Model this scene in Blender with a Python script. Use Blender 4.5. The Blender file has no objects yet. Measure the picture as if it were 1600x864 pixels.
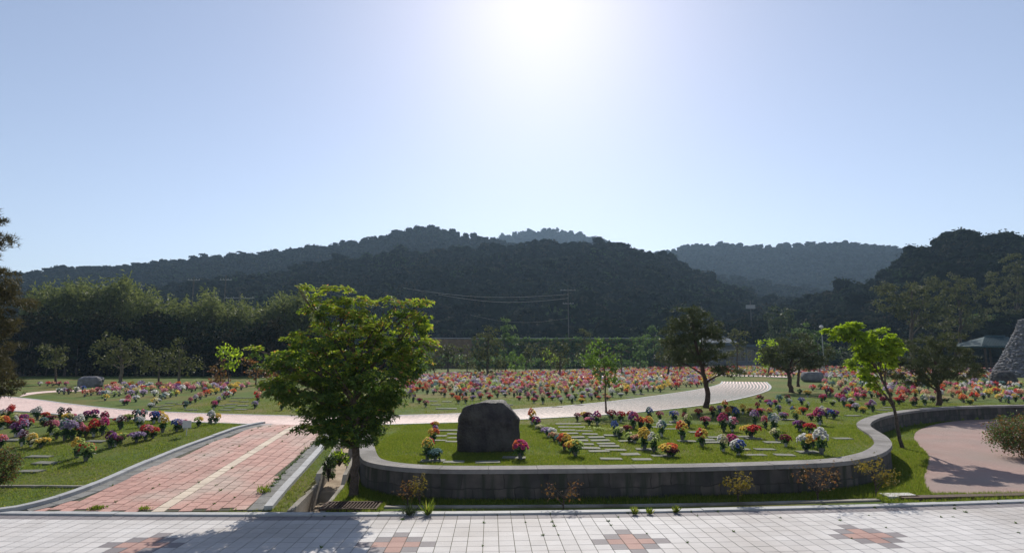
import bpy, bmesh, math, random
import numpy as np
from mathutils import Vector, Matrix, noise as mnoise

random.seed(7)
rng = np.random.default_rng(11)
R = math.radians
SC = bpy.context.scene
COL = SC.collection

# ------------------------------------------------------------------ camera
CAM_H = 2.4
PITCH = R(8.02)
FPX = 880.0
cd = bpy.data.cameras.new('camera')
cam = bpy.data.objects.new('camera', cd)
COL.objects.link(cam)
cam.location = (0, 0, CAM_H)
cam.rotation_euler = (R(90) + PITCH, 0, 0)
cd.sensor_width = 36.0
cd.lens = 36.0 * FPX / 1600.0
cd.clip_start = 0.1
cd.clip_end = 5000
SC.camera = cam

# ------------------------------------------------------------------ light
SUN_EL, SUN_AZ = R(37.0), R(3.2)          # azimuth to the right of straight ahead (+Y)
w = bpy.data.worlds.new('World')
SC.world = w
w.use_nodes = True
wn, wl = w.node_tree.nodes, w.node_tree.links
for n in list(wn):
    wn.remove(n)
sky = wn.new('ShaderNodeTexSky')
sky.sky_type = 'NISHITA'
sky.sun_disc = False
sky.sun_elevation = SUN_EL
sky.sun_rotation = SUN_AZ
sky.altitude = 50
sky.air_density = 1.0
sky.dust_density = 0.36
sky.ozone_density = 1.6
bg = wn.new('ShaderNodeBackground')
bg.inputs['Strength'].default_value = 0.101
wo = wn.new('ShaderNodeOutputWorld')
hsv = wn.new('ShaderNodeHueSaturation')
hsv.inputs['Saturation'].default_value = 0.82
wl.new(sky.outputs[0], hsv.inputs['Color'])
tn_ = wn.new('ShaderNodeMix'); tn_.data_type = 'RGBA'; tn_.blend_type = 'MULTIPLY'; tn_.inputs['Factor'].default_value = 1.0
tn_.inputs['B'].default_value = (1.0, 0.945, 0.955, 1)
wl.new(hsv.outputs[0], tn_.inputs['A'])
wl.new(tn_.outputs['Result'], bg.inputs['Color'])
wl.new(bg.outputs[0], wo.inputs['Surface'])
sd = bpy.data.lights.new('sun', 'SUN')
sd.energy = 4.2
sd.angle = R(0.5)
sd.color = (1.0, 0.94, 0.84)
sun = bpy.data.objects.new('sun', sd)
COL.objects.link(sun)
S = Vector((math.sin(SUN_AZ) * math.cos(SUN_EL), math.cos(SUN_AZ) * math.cos(SUN_EL), math.sin(SUN_EL)))
sun.rotation_euler = S.to_track_quat('Z', 'Y').to_euler()
sun.location = (0, 30, 60)
SC.view_settings.view_transform = 'Standard'
SC.view_settings.look = 'None'
SC.view_settings.exposure = 0.45
SC.view_settings.gamma = 1.0
SC.view_settings.use_curve_mapping = False
SC.render.engine = 'CYCLES'
SC.cycles.max_bounces = 6
SC.cycles.transparent_max_bounces = 4
SC.cycles.volume_bounces = 0
SC.cycles.use_denoising = True

HAZE_DENSITY = 0.00036

# ------------------------------------------------------------------ measuring the place
CP, SP = math.cos(PITCH), math.sin(PITCH)

def ray(px, py):
    x = (px - 800) / FPX
    u = (432 - py) / FPX
    return (x, CP - u * SP, SP + u * CP)

def G(px, py, z=0.0):
    d = ray(px, py)
    t = (z - CAM_H) / d[2]
    return (d[0] * t, d[1] * t, z)

def W(px, py, Y):
    d = ray(px, py)
    t = Y / d[1]
    return Vector((d[0] * t, Y, CAM_H + d[2] * t))

T = 0.45
CAPZ = 0.50
WALL_OUT = [(556, 668), (558, 680), (560, 700), (563, 716), (575, 722), (600, 727), (640, 731), (690, 733), (800, 733), (900, 732), (1000, 731),
            (1100, 729), (1180, 727), (1242, 725), (1300, 722.5), (1335, 719), (1364, 713), (1382, 706.5), (1392, 699), (1395, 692), (1387, 682), (1374, 674.5),
            (1361, 667), (1359, 661), (1370, 654), (1388, 648.5), (1412, 643.5), (1440, 640), (1472, 637), (1535, 634), (1600, 633)]
WO = [G(x, y, CAPZ)[:2] for x, y in WALL_OUT]
WO.append((WO[-1][0] + 8, WO[-1][1] + 0.4))
WO.append((WO[-1][0] + 14, WO[-1][1] - 0.8))

def smooth_poly(pts, step=0.12, it=2):
    p = np.array(pts, float)
    for _ in range(it):                        # Chaikin
        q = [p[0]]
        for a, b in zip(p[:-1], p[1:]):
            q.append(a * 0.75 + b * 0.25)
            q.append(a * 0.25 + b * 0.75)
        q.append(p[-1])
        p = np.array(q)
    d = np.r_[0, np.cumsum(np.linalg.norm(np.diff(p, axis=0), axis=1))]
    n = max(2, int(d[-1] / step) + 1)
    s = np.linspace(0, d[-1], n)
    return np.stack([np.interp(s, d, p[:, k]) for k in range(p.shape[1])], 1), s

def offset_curve(p, off):
    t = np.gradient(p, axis=0)
    t /= np.linalg.norm(t, axis=1)[:, None] + 1e-9
    n = np.stack([-t[:, 1], t[:, 0]], 1)     # left of travel = inside the terrace
    return p + n * off

WOC, WS = smooth_poly(WO, 0.12)
WMID = offset_curve(WOC, 0.17)
TERR = np.vstack([WMID, [[60, 30], [3000, 60], [3000, 3000], [-3, 3000], [WMID[0, 0], 16.5]]])

def inside(poly, X, Y):
    poly = np.asarray(poly)
    X = np.asarray(X, float); Y = np.asarray(Y, float)
    r = np.zeros(X.shape, bool)
    j = len(poly) - 1
    for i in range(len(poly)):
        xi, yi = poly[i][0], poly[i][1]
        xj, yj = poly[j][0], poly[j][1]
        if yi != yj:
            c = ((yi > Y) != (yj > Y)) & (X < (xj - xi) * (Y - yi) / (yj - yi) + xi)
            r ^= c
        j = i
    return r

Y0R, Y1R = 9.15, 15.4

def hf(X, Y):
    X = np.asarray(X, float); Y = np.asarray(Y, float)
    ramp = np.clip((Y - Y0R) / (Y1R - Y0R), 0, 1) * T
    left = np.where(X < WMID[0, 0] + 0.6, ramp, np.where(Y > 40, T, 0.0))
    return np.where(inside(TERR, X, Y), T, left)

def Gh(px, py):
    d = ray(px, py)
    z = 0.3
    for _ in range(40):
        p = G(px, py, z)
        z = 0.5 * z + 0.5 * float(hf(p[0], p[1]))
    return G(px, py, z)

# ------------------------------------------------------------------ mesh helpers
class MB:
    def __init__(s):
        s.v = []; s.f = []; s.m = []; s.n = 0; s.uv = {}; s.t = []
    def add(s, verts, faces, mat=0, tint=None):
        verts = np.asarray(verts, float).reshape(-1, 3)
        if isinstance(faces, np.ndarray):
            s.f.append(faces + s.n); k = len(faces)
        else:
            groups = {}
            for f in faces:
                groups.setdefault(len(f), []).append(f)
            k = 0
            for g in groups.values():
                s.f.append(np.array(g) + s.n); k += len(g)
        s.m.append(np.full(k, mat, np.int32))
        s.v.append(verts)
        s.t.append(np.full(len(verts), 0.5) if tint is None else np.broadcast_to(tint, len(verts)))
        s.n += len(verts)
        return s
    def box(s, lo, hi, mat=0):
        x0, y0, z0 = lo; x1, y1, z1 = hi
        v = [(x0,y0,z0),(x1,y0,z0),(x1,y1,z0),(x0,y1,z0),(x0,y0,z1),(x1,y0,z1),(x1,y1,z1),(x0,y1,z1)]
        s.add(v, [(0,3,2,1),(4,5,6,7),(0,1,5,4),(1,2,6,5),(2,3,7,6),(3,0,4,7)], mat)
        return s
    def tube(s, pts, rad, k=7, mat=0, cap=True):
        pts = [Vector(p) for p in pts]
        if not hasattr(rad, '__len__'):
            rad = [rad] * len(pts)
        rings = []
        for i, p in enumerate(pts):
            t = (pts[min(i + 1, len(pts) - 1)] - pts[max(i - 1, 0)])
            if t.length < 1e-6: t = Vector((0, 0, 1))
            t.normalize()
            a = t.cross(Vector((0.123, 0.97, 0.2))).normalized()
            b = t.cross(a)
            rings.append([p + (a * math.cos(2 * math.pi * j / k) + b * math.sin(2 * math.pi * j / k)) * rad[i] for j in range(k)])
        v = [tuple(q) for r in rings for q in r]
        f = []
        for i in range(len(pts) - 1):
            for j in range(k):
                f.append((i * k + j, i * k + (j + 1) % k, (i + 1) * k + (j + 1) % k, (i + 1) * k + j))
        s.add(v, np.array(f), mat)
        if cap:
            s.add(rings[0], [tuple(range(k))[::-1]], mat)
            s.add(rings[-1], [tuple(range(k))], mat)
        return s
    def build(s, name, mats, parent=None, smooth=False, loc=None, tint=False):
        me = bpy.data.meshes.new(name)
        V = np.concatenate(s.v)
        if loc is not None:
            V = V - np.array(loc)[None, :]
        loops = np.concatenate([f.ravel() for f in s.f]).astype(np.int32)
        sizes = np.concatenate([np.full(len(f), f.shape[1]) for f in s.f])
        starts = np.r_[0, np.cumsum(sizes)[:-1]].astype(np.int32)
        me.vertices.add(len(V)); me.vertices.foreach_set('co', V.ravel())
        me.loops.add(len(loops)); me.loops.foreach_set('vertex_index', loops)
        me.polygons.add(len(sizes)); me.polygons.foreach_set('loop_start', starts)
        me.polygons.foreach_set('material_index', np.concatenate(s.m))
        me.polygons.foreach_set('use_smooth', np.full(len(sizes), smooth))
        if tint:
            at = me.attributes.new('tint', 'FLOAT', 'POINT')
            at.data.foreach_set('value', np.concatenate(s.t).astype(np.float32))
        me.update(calc_edges=True)
        me.validate()
        for m in (mats if isinstance(mats, (list, tuple)) else [mats]):
            me.materials.append(m)
        o = bpy.data.objects.new(name, me)
        COL.objects.link(o)
        if loc is not None:
            o.location = loc if parent is None else (0, 0, 0)
        if parent is not None:
            o.parent = parent
        return o

def tag(o, label=None, cat=None, group=None, kind=None):
    if label: o['label'] = label
    if cat: o['category'] = cat
    if group: o['group'] = group
    if kind: o['kind'] = kind
    return o

def thing(name, label, cat, loc, group=None):
    o = bpy.data.objects.new(name, None)
    o.empty_display_size = 0.2
    COL.objects.link(o)
    o.location = loc
    return tag(o, label, cat, group)

def struct(o):
    o['kind'] = 'structure'
    return o

# ------------------------------------------------------------------ materials
def newmat(name):
    m = bpy.data.materials.new(name)
    m.use_nodes = True
    nt = m.node_tree
    b = nt.nodes['Principled BSDF']
    return m, nt, b

def rgb(c):
    return (c[0], c[1], c[2], 1.0)

def pbr(name, c1, c2=None, scale=3.0, rough=0.8, bump=0.0, bscale=None, island=0.0, c3=None, s3=0.4, spec=0.3, coords='Object'):
    m, nt, b = newmat(name)
    N, L = nt.nodes, nt.links
    b.inputs['Roughness'].default_value = rough
    b.inputs['Specular IOR Level'].default_value = spec
    tc = N.new('ShaderNodeTexCoord')
    out = None
    if c2 is None:
        c2 = tuple(x * 0.8 for x in c1)
    nz = N.new('ShaderNodeTexNoise'); nz.inputs['Scale'].default_value = scale; nz.inputs['Detail'].default_value = 6
    nz.inputs['Roughness'].default_value = 0.65
    L.new(tc.outputs[coords], nz.inputs['Vector'])
    cr = N.new('ShaderNodeValToRGB')
    cr.color_ramp.elements[0].position = 0.35; cr.color_ramp.elements[1].position = 0.65
    cr.color_ramp.elements[0].color = rgb(c2); cr.color_ramp.elements[1].color = rgb(c1)
    L.new(nz.outputs['Fac'], cr.inputs['Fac'])
    out = cr.outputs['Color']
    if c3 is not None:
        n3 = N.new('ShaderNodeTexNoise'); n3.inputs['Scale'].default_value = s3; n3.inputs['Detail'].default_value = 4
        L.new(tc.outputs[coords], n3.inputs['Vector'])
        r3 = N.new('ShaderNodeValToRGB'); r3.color_ramp.elements[0].position = 0.44; r3.color_ramp.elements[1].position = 0.66
        L.new(n3.outputs['Fac'], r3.inputs['Fac'])
        mx = N.new('ShaderNodeMix'); mx.data_type = 'RGBA'
        L.new(r3.outputs['Color'], mx.inputs['Factor'])
        L.new(out, mx.inputs['A']); mx.inputs['B'].default_value = rgb(c3)
        out = mx.outputs['Result']
    if island > 0:
        g = N.new('ShaderNodeNewGeometry')
        mr = N.new('ShaderNodeMapRange'); mr.inputs['To Min'].default_value = 1 - island; mr.inputs['To Max'].default_value = 1 + island
        L.new(g.outputs['Random Per Island'], mr.inputs['Value'])
        hs = N.new('ShaderNodeHueSaturation')
        L.new(mr.outputs['Result'], hs.inputs['Value'])
        L.new(out, hs.inputs['Color'])
        out = hs.outputs['Color']
    L.new(out, b.inputs['Base Color'])
    if bump > 0:
        nb = N.new('ShaderNodeTexNoise'); nb.inputs['Scale'].default_value = bscale or scale * 6; nb.inputs['Detail'].default_value = 8
        L.new(tc.outputs[coords], nb.inputs['Vector'])
        bp = N.new('ShaderNodeBump'); bp.inputs['Strength'].default_value = bump; bp.inputs['Distance'].default_value = 0.05
        L.new(nb.outputs['Fac'], bp.inputs['Height'])
        L.new(bp.outputs['Normal'], b.inputs['Normal'])
    return m

def leafmat(name, dark, light, trans=0.45, rough=0.55, tint=None, tip=None, spec=0.25):
    """leaves that let the sun through; each leaf its own shade"""
    m, nt, b = newmat(name)
    N, L = nt.nodes, nt.links
    g = N.new('ShaderNodeNewGeometry')
    cr = N.new('ShaderNodeValToRGB')
    cr.color_ramp.elements[0].color = rgb(dark); cr.color_ramp.elements[1].color = rgb(light)
    if tip is not None:
        e = cr.color_ramp.elements.new(0.86); e.color = rgb(light)
        cr.color_ramp.elements[-1].color = rgb(tip)
    L.new(g.outputs['Random Per Island'], cr.inputs['Fac'])
    out = cr.outputs['Color']
    if tint is not None:
        at = N.new('ShaderNodeAttribute'); at.attribute_name = 'tint'
        c2 = N.new('ShaderNodeValToRGB')
        c2.color_ramp.elements[0].color = rgb(tint[0]); c2.color_ramp.elements[1].color = rgb(tint[-1])
        for k in range(1, len(tint) - 1):
            e = c2.color_ramp.elements.new(k / (len(tint) - 1)); e.color = rgb(tint[k])
        L.new(at.outputs['Fac'], c2.inputs['Fac'])
        mx = N.new('ShaderNodeMix'); mx.data_type = 'RGBA'; mx.inputs['Factor'].default_value = 0.8
        L.new(out, mx.inputs['A']); L.new(c2.outputs['Color'], mx.inputs['B'])
        out = mx.outputs['Result']
    L.new(out, b.inputs['Base Color'])
    b.inputs['Roughness'].default_value = rough
    b.inputs['Specular IOR Level'].default_value = spec
    tr = N.new('ShaderNodeBsdfTranslucent')
    hs = N.new('ShaderNodeHueSaturation'); hs.inputs['Saturation'].default_value = 1.1; hs.inputs['Value'].default_value = 1.5
    L.new(out, hs.inputs['Color']); L.new(hs.outputs['Color'], tr.inputs['Color'])
    ms = N.new('ShaderNodeMixShader'); ms.inputs['Fac'].default_value = trans
    L.new(b.outputs[0], ms.inputs[1]); L.new(tr.outputs[0], ms.inputs[2])
    L.new(ms.outputs[0], N['Material Output'].inputs['Surface'])
    return m

M = {}
M['lawn'] = pbr('lawn', (0.105, 0.145, 0.032), (0.070, 0.105, 0.024), 2.2, 0.95, 0.6, 30, c3=(0.16, 0.135, 0.045), s3=0.35, spec=0.1)
M['blade'] = leafmat('grass_blade', (0.085, 0.125, 0.022), (0.185, 0.225, 0.042), 0.5, tip=(0.30, 0.25, 0.08), spec=0.1)
M['tile'] = pbr('paving_tile', (0.585, 0.56, 0.545), (0.51, 0.485, 0.47), 1.2, 0.75, 0.25, 60, island=0.07, c3=(0.42, 0.385, 0.36), s3=0.45)
M['tile_dark'] = pbr('dark_tile', (0.235, 0.21, 0.215), (0.19, 0.17, 0.175), 1.5, 0.75, 0.25, 60, island=0.06)
M['tile_red'] = pbr('red_tile', (0.40, 0.245, 0.205), (0.34, 0.20, 0.17), 1.5, 0.78, 0.25, 60, island=0.08)
M['joint'] = pbr('joint_dirt', (0.10, 0.09, 0.065), (0.07, 0.075, 0.04), 4, 0.95)
M['brick'] = pbr('path_brick', (0.51, 0.29, 0.235), (0.43, 0.235, 0.19), 1.0, 0.72, 0.3, 40, island=0.12, c3=(0.46, 0.34, 0.28), s3=0.8)
M['brick_pale'] = pbr('pale_path_brick', (0.74, 0.55, 0.485), (0.66, 0.47, 0.41), 1.0, 0.6, 0.3, 40, island=0.12, spec=0.5)
M['stripe'] = pbr('cream_brick', (0.64, 0.53, 0.41), (0.56, 0.46, 0.36), 1.5, 0.75, 0.2, 40, island=0.08)
M['kerb'] = pbr('kerb_granite', (0.42, 0.42, 0.42), (0.34, 0.34, 0.34), 6, 0.7, 0.25, 90)
M['kerb_grey'] = pbr('grey_strip', (0.24, 0.235, 0.225), (0.17, 0.165, 0.15), 5, 0.85, 0.4, 50, island=0.1)
M['cap'] = pbr('cap_stone', (0.27, 0.25, 0.235), (0.20, 0.185, 0.18), 5, 0.8, 0.45, 70, c3=(0.13, 0.12, 0.11), s3=1.3)
M['concrete'] = pbr('concrete', (0.33, 0.30, 0.26), (0.24, 0.22, 0.19), 4, 0.85, 0.3, 60, c3=(0.16, 0.14, 0.11), s3=1.5)
M['floor_conc'] = pbr('channel_floor', (0.46, 0.37, 0.27), (0.36, 0.28, 0.20), 4, 0.9, 0.3, 60, c3=(0.20, 0.14, 0.09), s3=2.5)
M['asphalt'] = pbr('pink_path', (0.40, 0.27, 0.235), (0.34, 0.225, 0.195), 1.2, 0.9, 0.5, 160, c3=(0.33, 0.25, 0.22), s3=0.5)
M['brown_kerb'] = pbr('brown_kerb', (0.12, 0.075, 0.06), (0.08, 0.05, 0.04), 5, 0.8, 0.3, 60)
M['boulder'] = pbr('dark_boulder', (0.065, 0.056, 0.055), (0.032, 0.028, 0.030), 7, 0.75, 1.0, 22, c3=(0.095, 0.088, 0.08), s3=2.5)
M['rock'] = pbr('grey_rock', (0.22, 0.21, 0.22), (0.13, 0.125, 0.13), 4, 0.85, 0.8, 20)
M['slab'] = pbr('grave_granite', (0.19, 0.185, 0.16), (0.12, 0.125, 0.10), 8, 0.8, 0.2, 60, spec=0.2)
M['bark'] = pbr('bark', (0.12, 0.09, 0.07), (0.06, 0.045, 0.035), 9, 0.9, 1.0, 30)
M['bark_pine'] = pbr('pine_bark', (0.11, 0.07, 0.05), (0.05, 0.033, 0.025), 9, 0.9, 1.0, 25)
M['bark_pale'] = pbr('pale_bark', (0.20, 0.17, 0.13), (0.12, 0.10, 0.08), 9, 0.9, 0.6, 30)
M['maple_leaf'] = leafmat('maple_leaf', (0.04, 0.085, 0.020), (0.095, 0.15, 0.028), 0.42, tip=(0.14, 0.15, 0.035))
M['maple_tip_lit'] = leafmat('maple_young_lit_leaf', (0.15, 0.22, 0.03), (0.28, 0.33, 0.055), 0.55, tip=(0.40, 0.17, 0.08))  # young leaf colour, also painted in for sunlight on the upper crown
M['lime_leaf'] = leafmat('lime_leaf', (0.15, 0.23, 0.025), (0.30, 0.38, 0.05), 0.58)
M['mid_leaf'] = leafmat('mid_leaf', (0.06, 0.11, 0.025), (0.14, 0.21, 0.04), 0.45)
M['green_leaf'] = leafmat('green_leaf', (0.05, 0.085, 0.028), (0.10, 0.15, 0.045), 0.4)
M['needle'] = leafmat('pine_needle', (0.035, 0.05, 0.02), (0.085, 0.095, 0.03), 0.25)
M['needle_far'] = leafmat('far_needle', (0.045, 0.055, 0.022), (0.105, 0.11, 0.04), 0.3, spec=0.1)
M['needle_brown'] = leafmat('brown_pine_needle', (0.035, 0.04, 0.018), (0.10, 0.08, 0.032), 0.3)
M['dark_leaf'] = leafmat('dark_leaf', (0.03, 0.045, 0.02), (0.065, 0.085, 0.035), 0.3)
M['bamboo'] = leafmat('bamboo_leaf', (0.06, 0.08, 0.026), (0.17, 0.19, 0.065), 0.42)
M['red_leaf'] = leafmat('red_sapling_leaf', (0.07, 0.055, 0.02), (0.19, 0.10, 0.04), 0.4, tip=(0.24, 0.08, 0.05))
M['gold_leaf'] = leafmat('gold_sapling_leaf', (0.10, 0.10, 0.02), (0.24, 0.17, 0.04), 0.4)
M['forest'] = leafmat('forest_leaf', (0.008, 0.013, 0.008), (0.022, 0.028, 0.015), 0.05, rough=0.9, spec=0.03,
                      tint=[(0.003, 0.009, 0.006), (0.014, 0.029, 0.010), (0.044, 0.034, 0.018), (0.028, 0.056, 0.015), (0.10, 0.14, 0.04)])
M['forest_inner_shade'] = pbr('forest_inner_shade', (0.014, 0.020, 0.010), (0.007, 0.010, 0.006), 0.9, 1.0, spec=0.0)  # crown cores coloured darker than the leaves, shade put into the colour
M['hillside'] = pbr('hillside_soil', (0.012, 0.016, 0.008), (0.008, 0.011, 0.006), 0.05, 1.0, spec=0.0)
M['hay'] = pbr('dry_bank', (0.22, 0.15, 0.09), (0.13, 0.09, 0.055), 1.5, 0.95, 0.6, 8)
M['steel'] = pbr('galvanised_steel', (0.35, 0.35, 0.35), (0.25, 0.25, 0.25), 8, 0.5)
M['pole'] = pbr('concrete_pole', (0.11, 0.105, 0.10), (0.08, 0.075, 0.07), 6, 0.85)
M['wire'] = pbr('wire_metal', (0.45, 0.42, 0.38), (0.35, 0.33, 0.30), 8, 0.35, spec=0.8)
M['rust'] = pbr('rusty_grate', (0.11, 0.065, 0.045), (0.07, 0.04, 0.03), 20, 0.8, 0.4, 60)
M['white_paint'] = pbr('white_board', (0.62, 0.60, 0.58), (0.52, 0.50, 0.48), 12, 0.6)
M['roof_blue'] = pbr('blue_grey_roof', (0.10, 0.125, 0.16), (0.07, 0.09, 0.12), 0.6, 0.8, spec=.1)
M['wall_grey'] = pbr('grey_house_wall', (0.17, 0.18, 0.20), (0.13, 0.135, 0.15), 0.6, 0.8)
M['glass'] = pbr('dark_window', (0.03, 0.035, 0.045), (0.02, 0.025, 0.03), 1, 0.15, spec=0.6)
M['roof_teal'] = pbr('teal_roof_tile', (0.03, 0.07, 0.085), (0.02, 0.05, 0.06), 2, 0.8, 0.4, 8)
M['wood_dark'] = pbr('dark_timber', (0.07, 0.045, 0.03), (0.045, 0.03, 0.02), 4, 0.7)
M['vase_grey'] = pbr('vase_stone', (0.16, 0.16, 0.15), (0.10, 0.10, 0.095), 9, 0.6)
M['vase_white'] = pbr('vase_white', (0.55, 0.54, 0.50), (0.45, 0.44, 0.41), 9, 0.5)
M['bq_leaf'] = leafmat('bouquet_leaf', (0.02, 0.05, 0.02), (0.06, 0.12, 0.04), 0.3, rough=0.5)
PAL = {'red': (0.62, 0.03, 0.02), 'crimson': (0.32, 0.008, 0.035), 'maroon': (0.14, 0.015, 0.03), 'orange': (0.75, 0.16, 0.03), 'peach': (0.72, 0.38, 0.22),
       'yellow': (0.78, 0.55, 0.05), 'cream': (0.68, 0.62, 0.36), 'pink': (0.70, 0.22, 0.30), 'magenta': (0.62, 0.035, 0.22), 'purple': (0.28, 0.06, 0.28),
       'lilac': (0.46, 0.34, 0.52), 'blue': (0.05, 0.12, 0.42), 'white': (0.68, 0.67, 0.64), 'teal': (0.10, 0.22, 0.22), 'lime': (0.42, 0.52, 0.10)}
for k, c in PAL.items():
    lum_ = sum(c) / 3 + .06
    c = tuple(x * .84 + lum_ * .16 for x in c)
    dk = tuple(x * 0.55 for x in c)
    lt = tuple(min(.85, x * 0.9 + 0.05) for x in c)
    M['petal_' + k] = leafmat(k + '_petal', dk, lt, 0.4, rough=0.6, tip=tuple(min(.8, x * .8 + .2) for x in c))
PALK = list(PAL)

# ------------------------------------------------------------------ setting: ground
def geo(a, b, n):
    return a * (b / a) ** np.linspace(0, 1, n)

chan_c, _ = smooth_poly([Gh(487 - 8, 801)[:2], Gh(513, 755)[:2], Gh(533, 720)[:2], Gh(547, 690)[:2], Gh(553, 675)[:2]], 0.2, 1)
CH_W = 0.20
chan_poly = np.vstack([offset_curve(chan_c, CH_W + 0.05), offset_curve(chan_c, -CH_W - 0.05)[::-1]])

xs = np.unique(np.round(np.r_[-geo(16.1, 1100, 26)[::-1], np.arange(-16, -5, 0.2), np.arange(-5, -1.6, 0.05), np.arange(-1.6, 14.5, 0.10), np.arange(14.5, 30, 0.25), geo(30.5, 1100, 24)], 3))
ys = np.unique(np.round(np.r_[-40, -20, -5, 0, np.arange(5, 8.5, 0.5), np.arange(8.5, 19.2, 0.085), np.arange(19.2, 26, 0.25), geo(26.2, 1100, 34)], 3))
XX, YY = np.meshgrid(xs, ys)
ZZ = hf(XX, YY)
ZZ = np.where(inside(chan_poly, XX, YY), ZZ - 0.45, ZZ)
# gentle unevenness of the turf where nothing lies flush with it
und = np.array([[mnoise.noise(Vector((x * 0.7, y * 0.7, 0))) if 9 < y < 26 and -16 < x < 30 else 0.0 for x in xs] for y in ys[::1]])
nx, ny = len(xs), len(ys)
idx = np.arange(nx * ny).reshape(ny, nx)
q = np.stack([idx[:-1, :-1].ravel(), idx[:-1, 1:].ravel(), idx[1:, 1:].ravel(), idx[1:, :-1].ravel()], 1)
g = MB(); g.add(np.stack([XX.ravel(), YY.ravel(), ZZ.ravel()], 1), q)
struct(g.build('ground', M['lawn'], smooth=False))

# ------------------------------------------------------------------ setting: tiled pavement in front
EDGE = [(0, 804.5), (200, 806.5), (400, 808.3), (600, 807.5), (800, 805.5), (1000, 801.8), (1170, 798.5), (1400, 791.5), (1600, 787.5)]
EP = np.array([G(x, y, 0.0)[:2] for x, y in EDGE])
cf = np.polyfit(EP[:, 0], EP[:, 1], 2)
ex = np.linspace(-15, 18, 700)
ey = np.polyval(cf, ex)
def edge_pts(off):
    c, s = smooth_poly(np.stack([ex, ey], 1), 0.2, 0)
    return offset_curve(c, off), s
TS = 0.2
base_c, base_s = edge_pts(0)
ncol = len(base_c)
nrow = 62
rows = [edge_pts(-TS * j)[0] for j in range(nrow + 1)]
allc = np.array([[(rows[j][i] + rows[j][min(i + 1, ncol - 1)] + rows[min(j + 1, nrow)][i]) / 3 for i in range(ncol)] for j in range(14)])
motif = {}
for px, py in [(178, 866), (602, 861), (978, 854), (1345, 838)]:
    p = np.array(G(px, py, 0.0)[:2])
    d = np.linalg.norm(allc - p, axis=2)
    j, i = np.unravel_index(np.argmin(d), d.shape)
    j = 6
    i = int(np.argmin(d[j]))
    for dj in range(-2, 3):
        for di in range(-2, 3):
            if abs(di) + abs(dj) <= 2:
                motif[(j + dj, i + di)] = 1 if abs(di) + abs(dj) == 2 else 2
pv = MB()
GAP = 0.0042
for j in range(nrow):
    a, b = rows[j], rows[j + 1]
    for i in range(ncol - 1):
        p = np.array([b[i], b[i + 1], a[i + 1], a[i]])
        c = p.mean(0)
        jit = 0.0008
        pp = c + (p - c) * (1 - 2 * GAP / TS)
        z0 = 0.0095 + random.uniform(-jit, jit)
        tx, ty = random.uniform(-1, 1) * 0.003, random.uniform(-1, 1) * 0.003
        vz = [z0 + tx * (q_[0] - c[0]) + ty * (q_[1] - c[1]) for q_ in pp]
        top = [(pp[k][0], pp[k][1], vz[k]) for k in range(4)]
        bot = [(p_[0], p_[1], 0.004) for p_ in pp]
        mt = 1 if j == 0 else motif.get((j, i), 0)
        if j > 16:
            pv.add(top, [(0, 1, 2, 3)], mt)
        else:
            pv.add(top + bot, [(0, 1, 2, 3), (4, 5, 1, 0), (5, 6, 2, 1), (6, 7, 3, 2), (7, 4, 0, 3)], mt)
struct(pv.build('pavement', [M['tile'], M['tile_dark'], M['tile_red']]))
jb = MB()
e0, _ = edge_pts(0.0); e1, _ = edge_pts(-TS * nrow)
n = len(e0)
jb.add(np.vstack([np.c_[e0, np.full(n, 0.005)], np.c_[e1, np.full(n, 0.005)]]), np.array([(n + i, n + i + 1, i + 1, i) for i in range(n - 1)]))
struct(jb.build('pavement_bed', M['joint']))

def ribbon(mb, A, B, z0, z1, mat=0, closed_ends=True):
    """solid strip between two plan curves A and B (same length); z0 bottom, z1 top (arrays or numbers)"""
    n = len(A)
    z0 = np.broadcast_to(z0, n); z1 = np.broadcast_to(z1, n)
    v = np.vstack([np.c_[A, z0], np.c_[B, z0], np.c_[A, z1], np.c_[B, z1]])
    f = []
    for i in range(n - 1):
        f += [(2 * n + i, 2 * n + i + 1, 3 * n + i + 1, 3 * n + i), (i, i + 1, 2 * n + i + 1, 2 * n + i), (n + i + 1, n + i, 3 * n + i, 3 * n + i + 1)]
    f += [(0, 2 * n, 3 * n, n), (n - 1, 2 * n - 1, 4 * n - 1, 3 * n - 1)]
    mb.add(v, np.array(f), mat)

# light kerb stones along the pavement edge, one stone about a metre long
kb = MB()
k0, ks = edge_pts(0.004); k1, _ = edge_pts(0.135)
for i in range(0, len(k0) - 5, 5):
    zz = 0.035 + random.uniform(-.003, .003)
    a, b = k0[i:i + 6].copy(), k1[i:i + 6].copy()
    a[-1] += (a[-2] - a[-1]) * 0.04; b[-1] += (b[-2] - b[-1]) * 0.04
    ribbon(kb, a, b, -0.05, zz)
struct(kb.build('pavement_kerb', M['kerb']))

# ------------------------------------------------------------------ setting: brick paths
def imgline(pts, z=None, step=0.2, it=2):
    w_ = [(Gh(x, y) if z is None else G(x, y, z))[:2] for x, y in pts]
    return smooth_poly(w_, step, it)[0]

def resample(c, n):
    d = np.r_[0, np.cumsum(np.linalg.norm(np.diff(c, axis=0), axis=1))]
    s = np.linspace(0, d[-1], n)
    return np.stack([np.interp(s, d, c[:, 0]), np.interp(s, d, c[:, 1])], 1)

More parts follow.
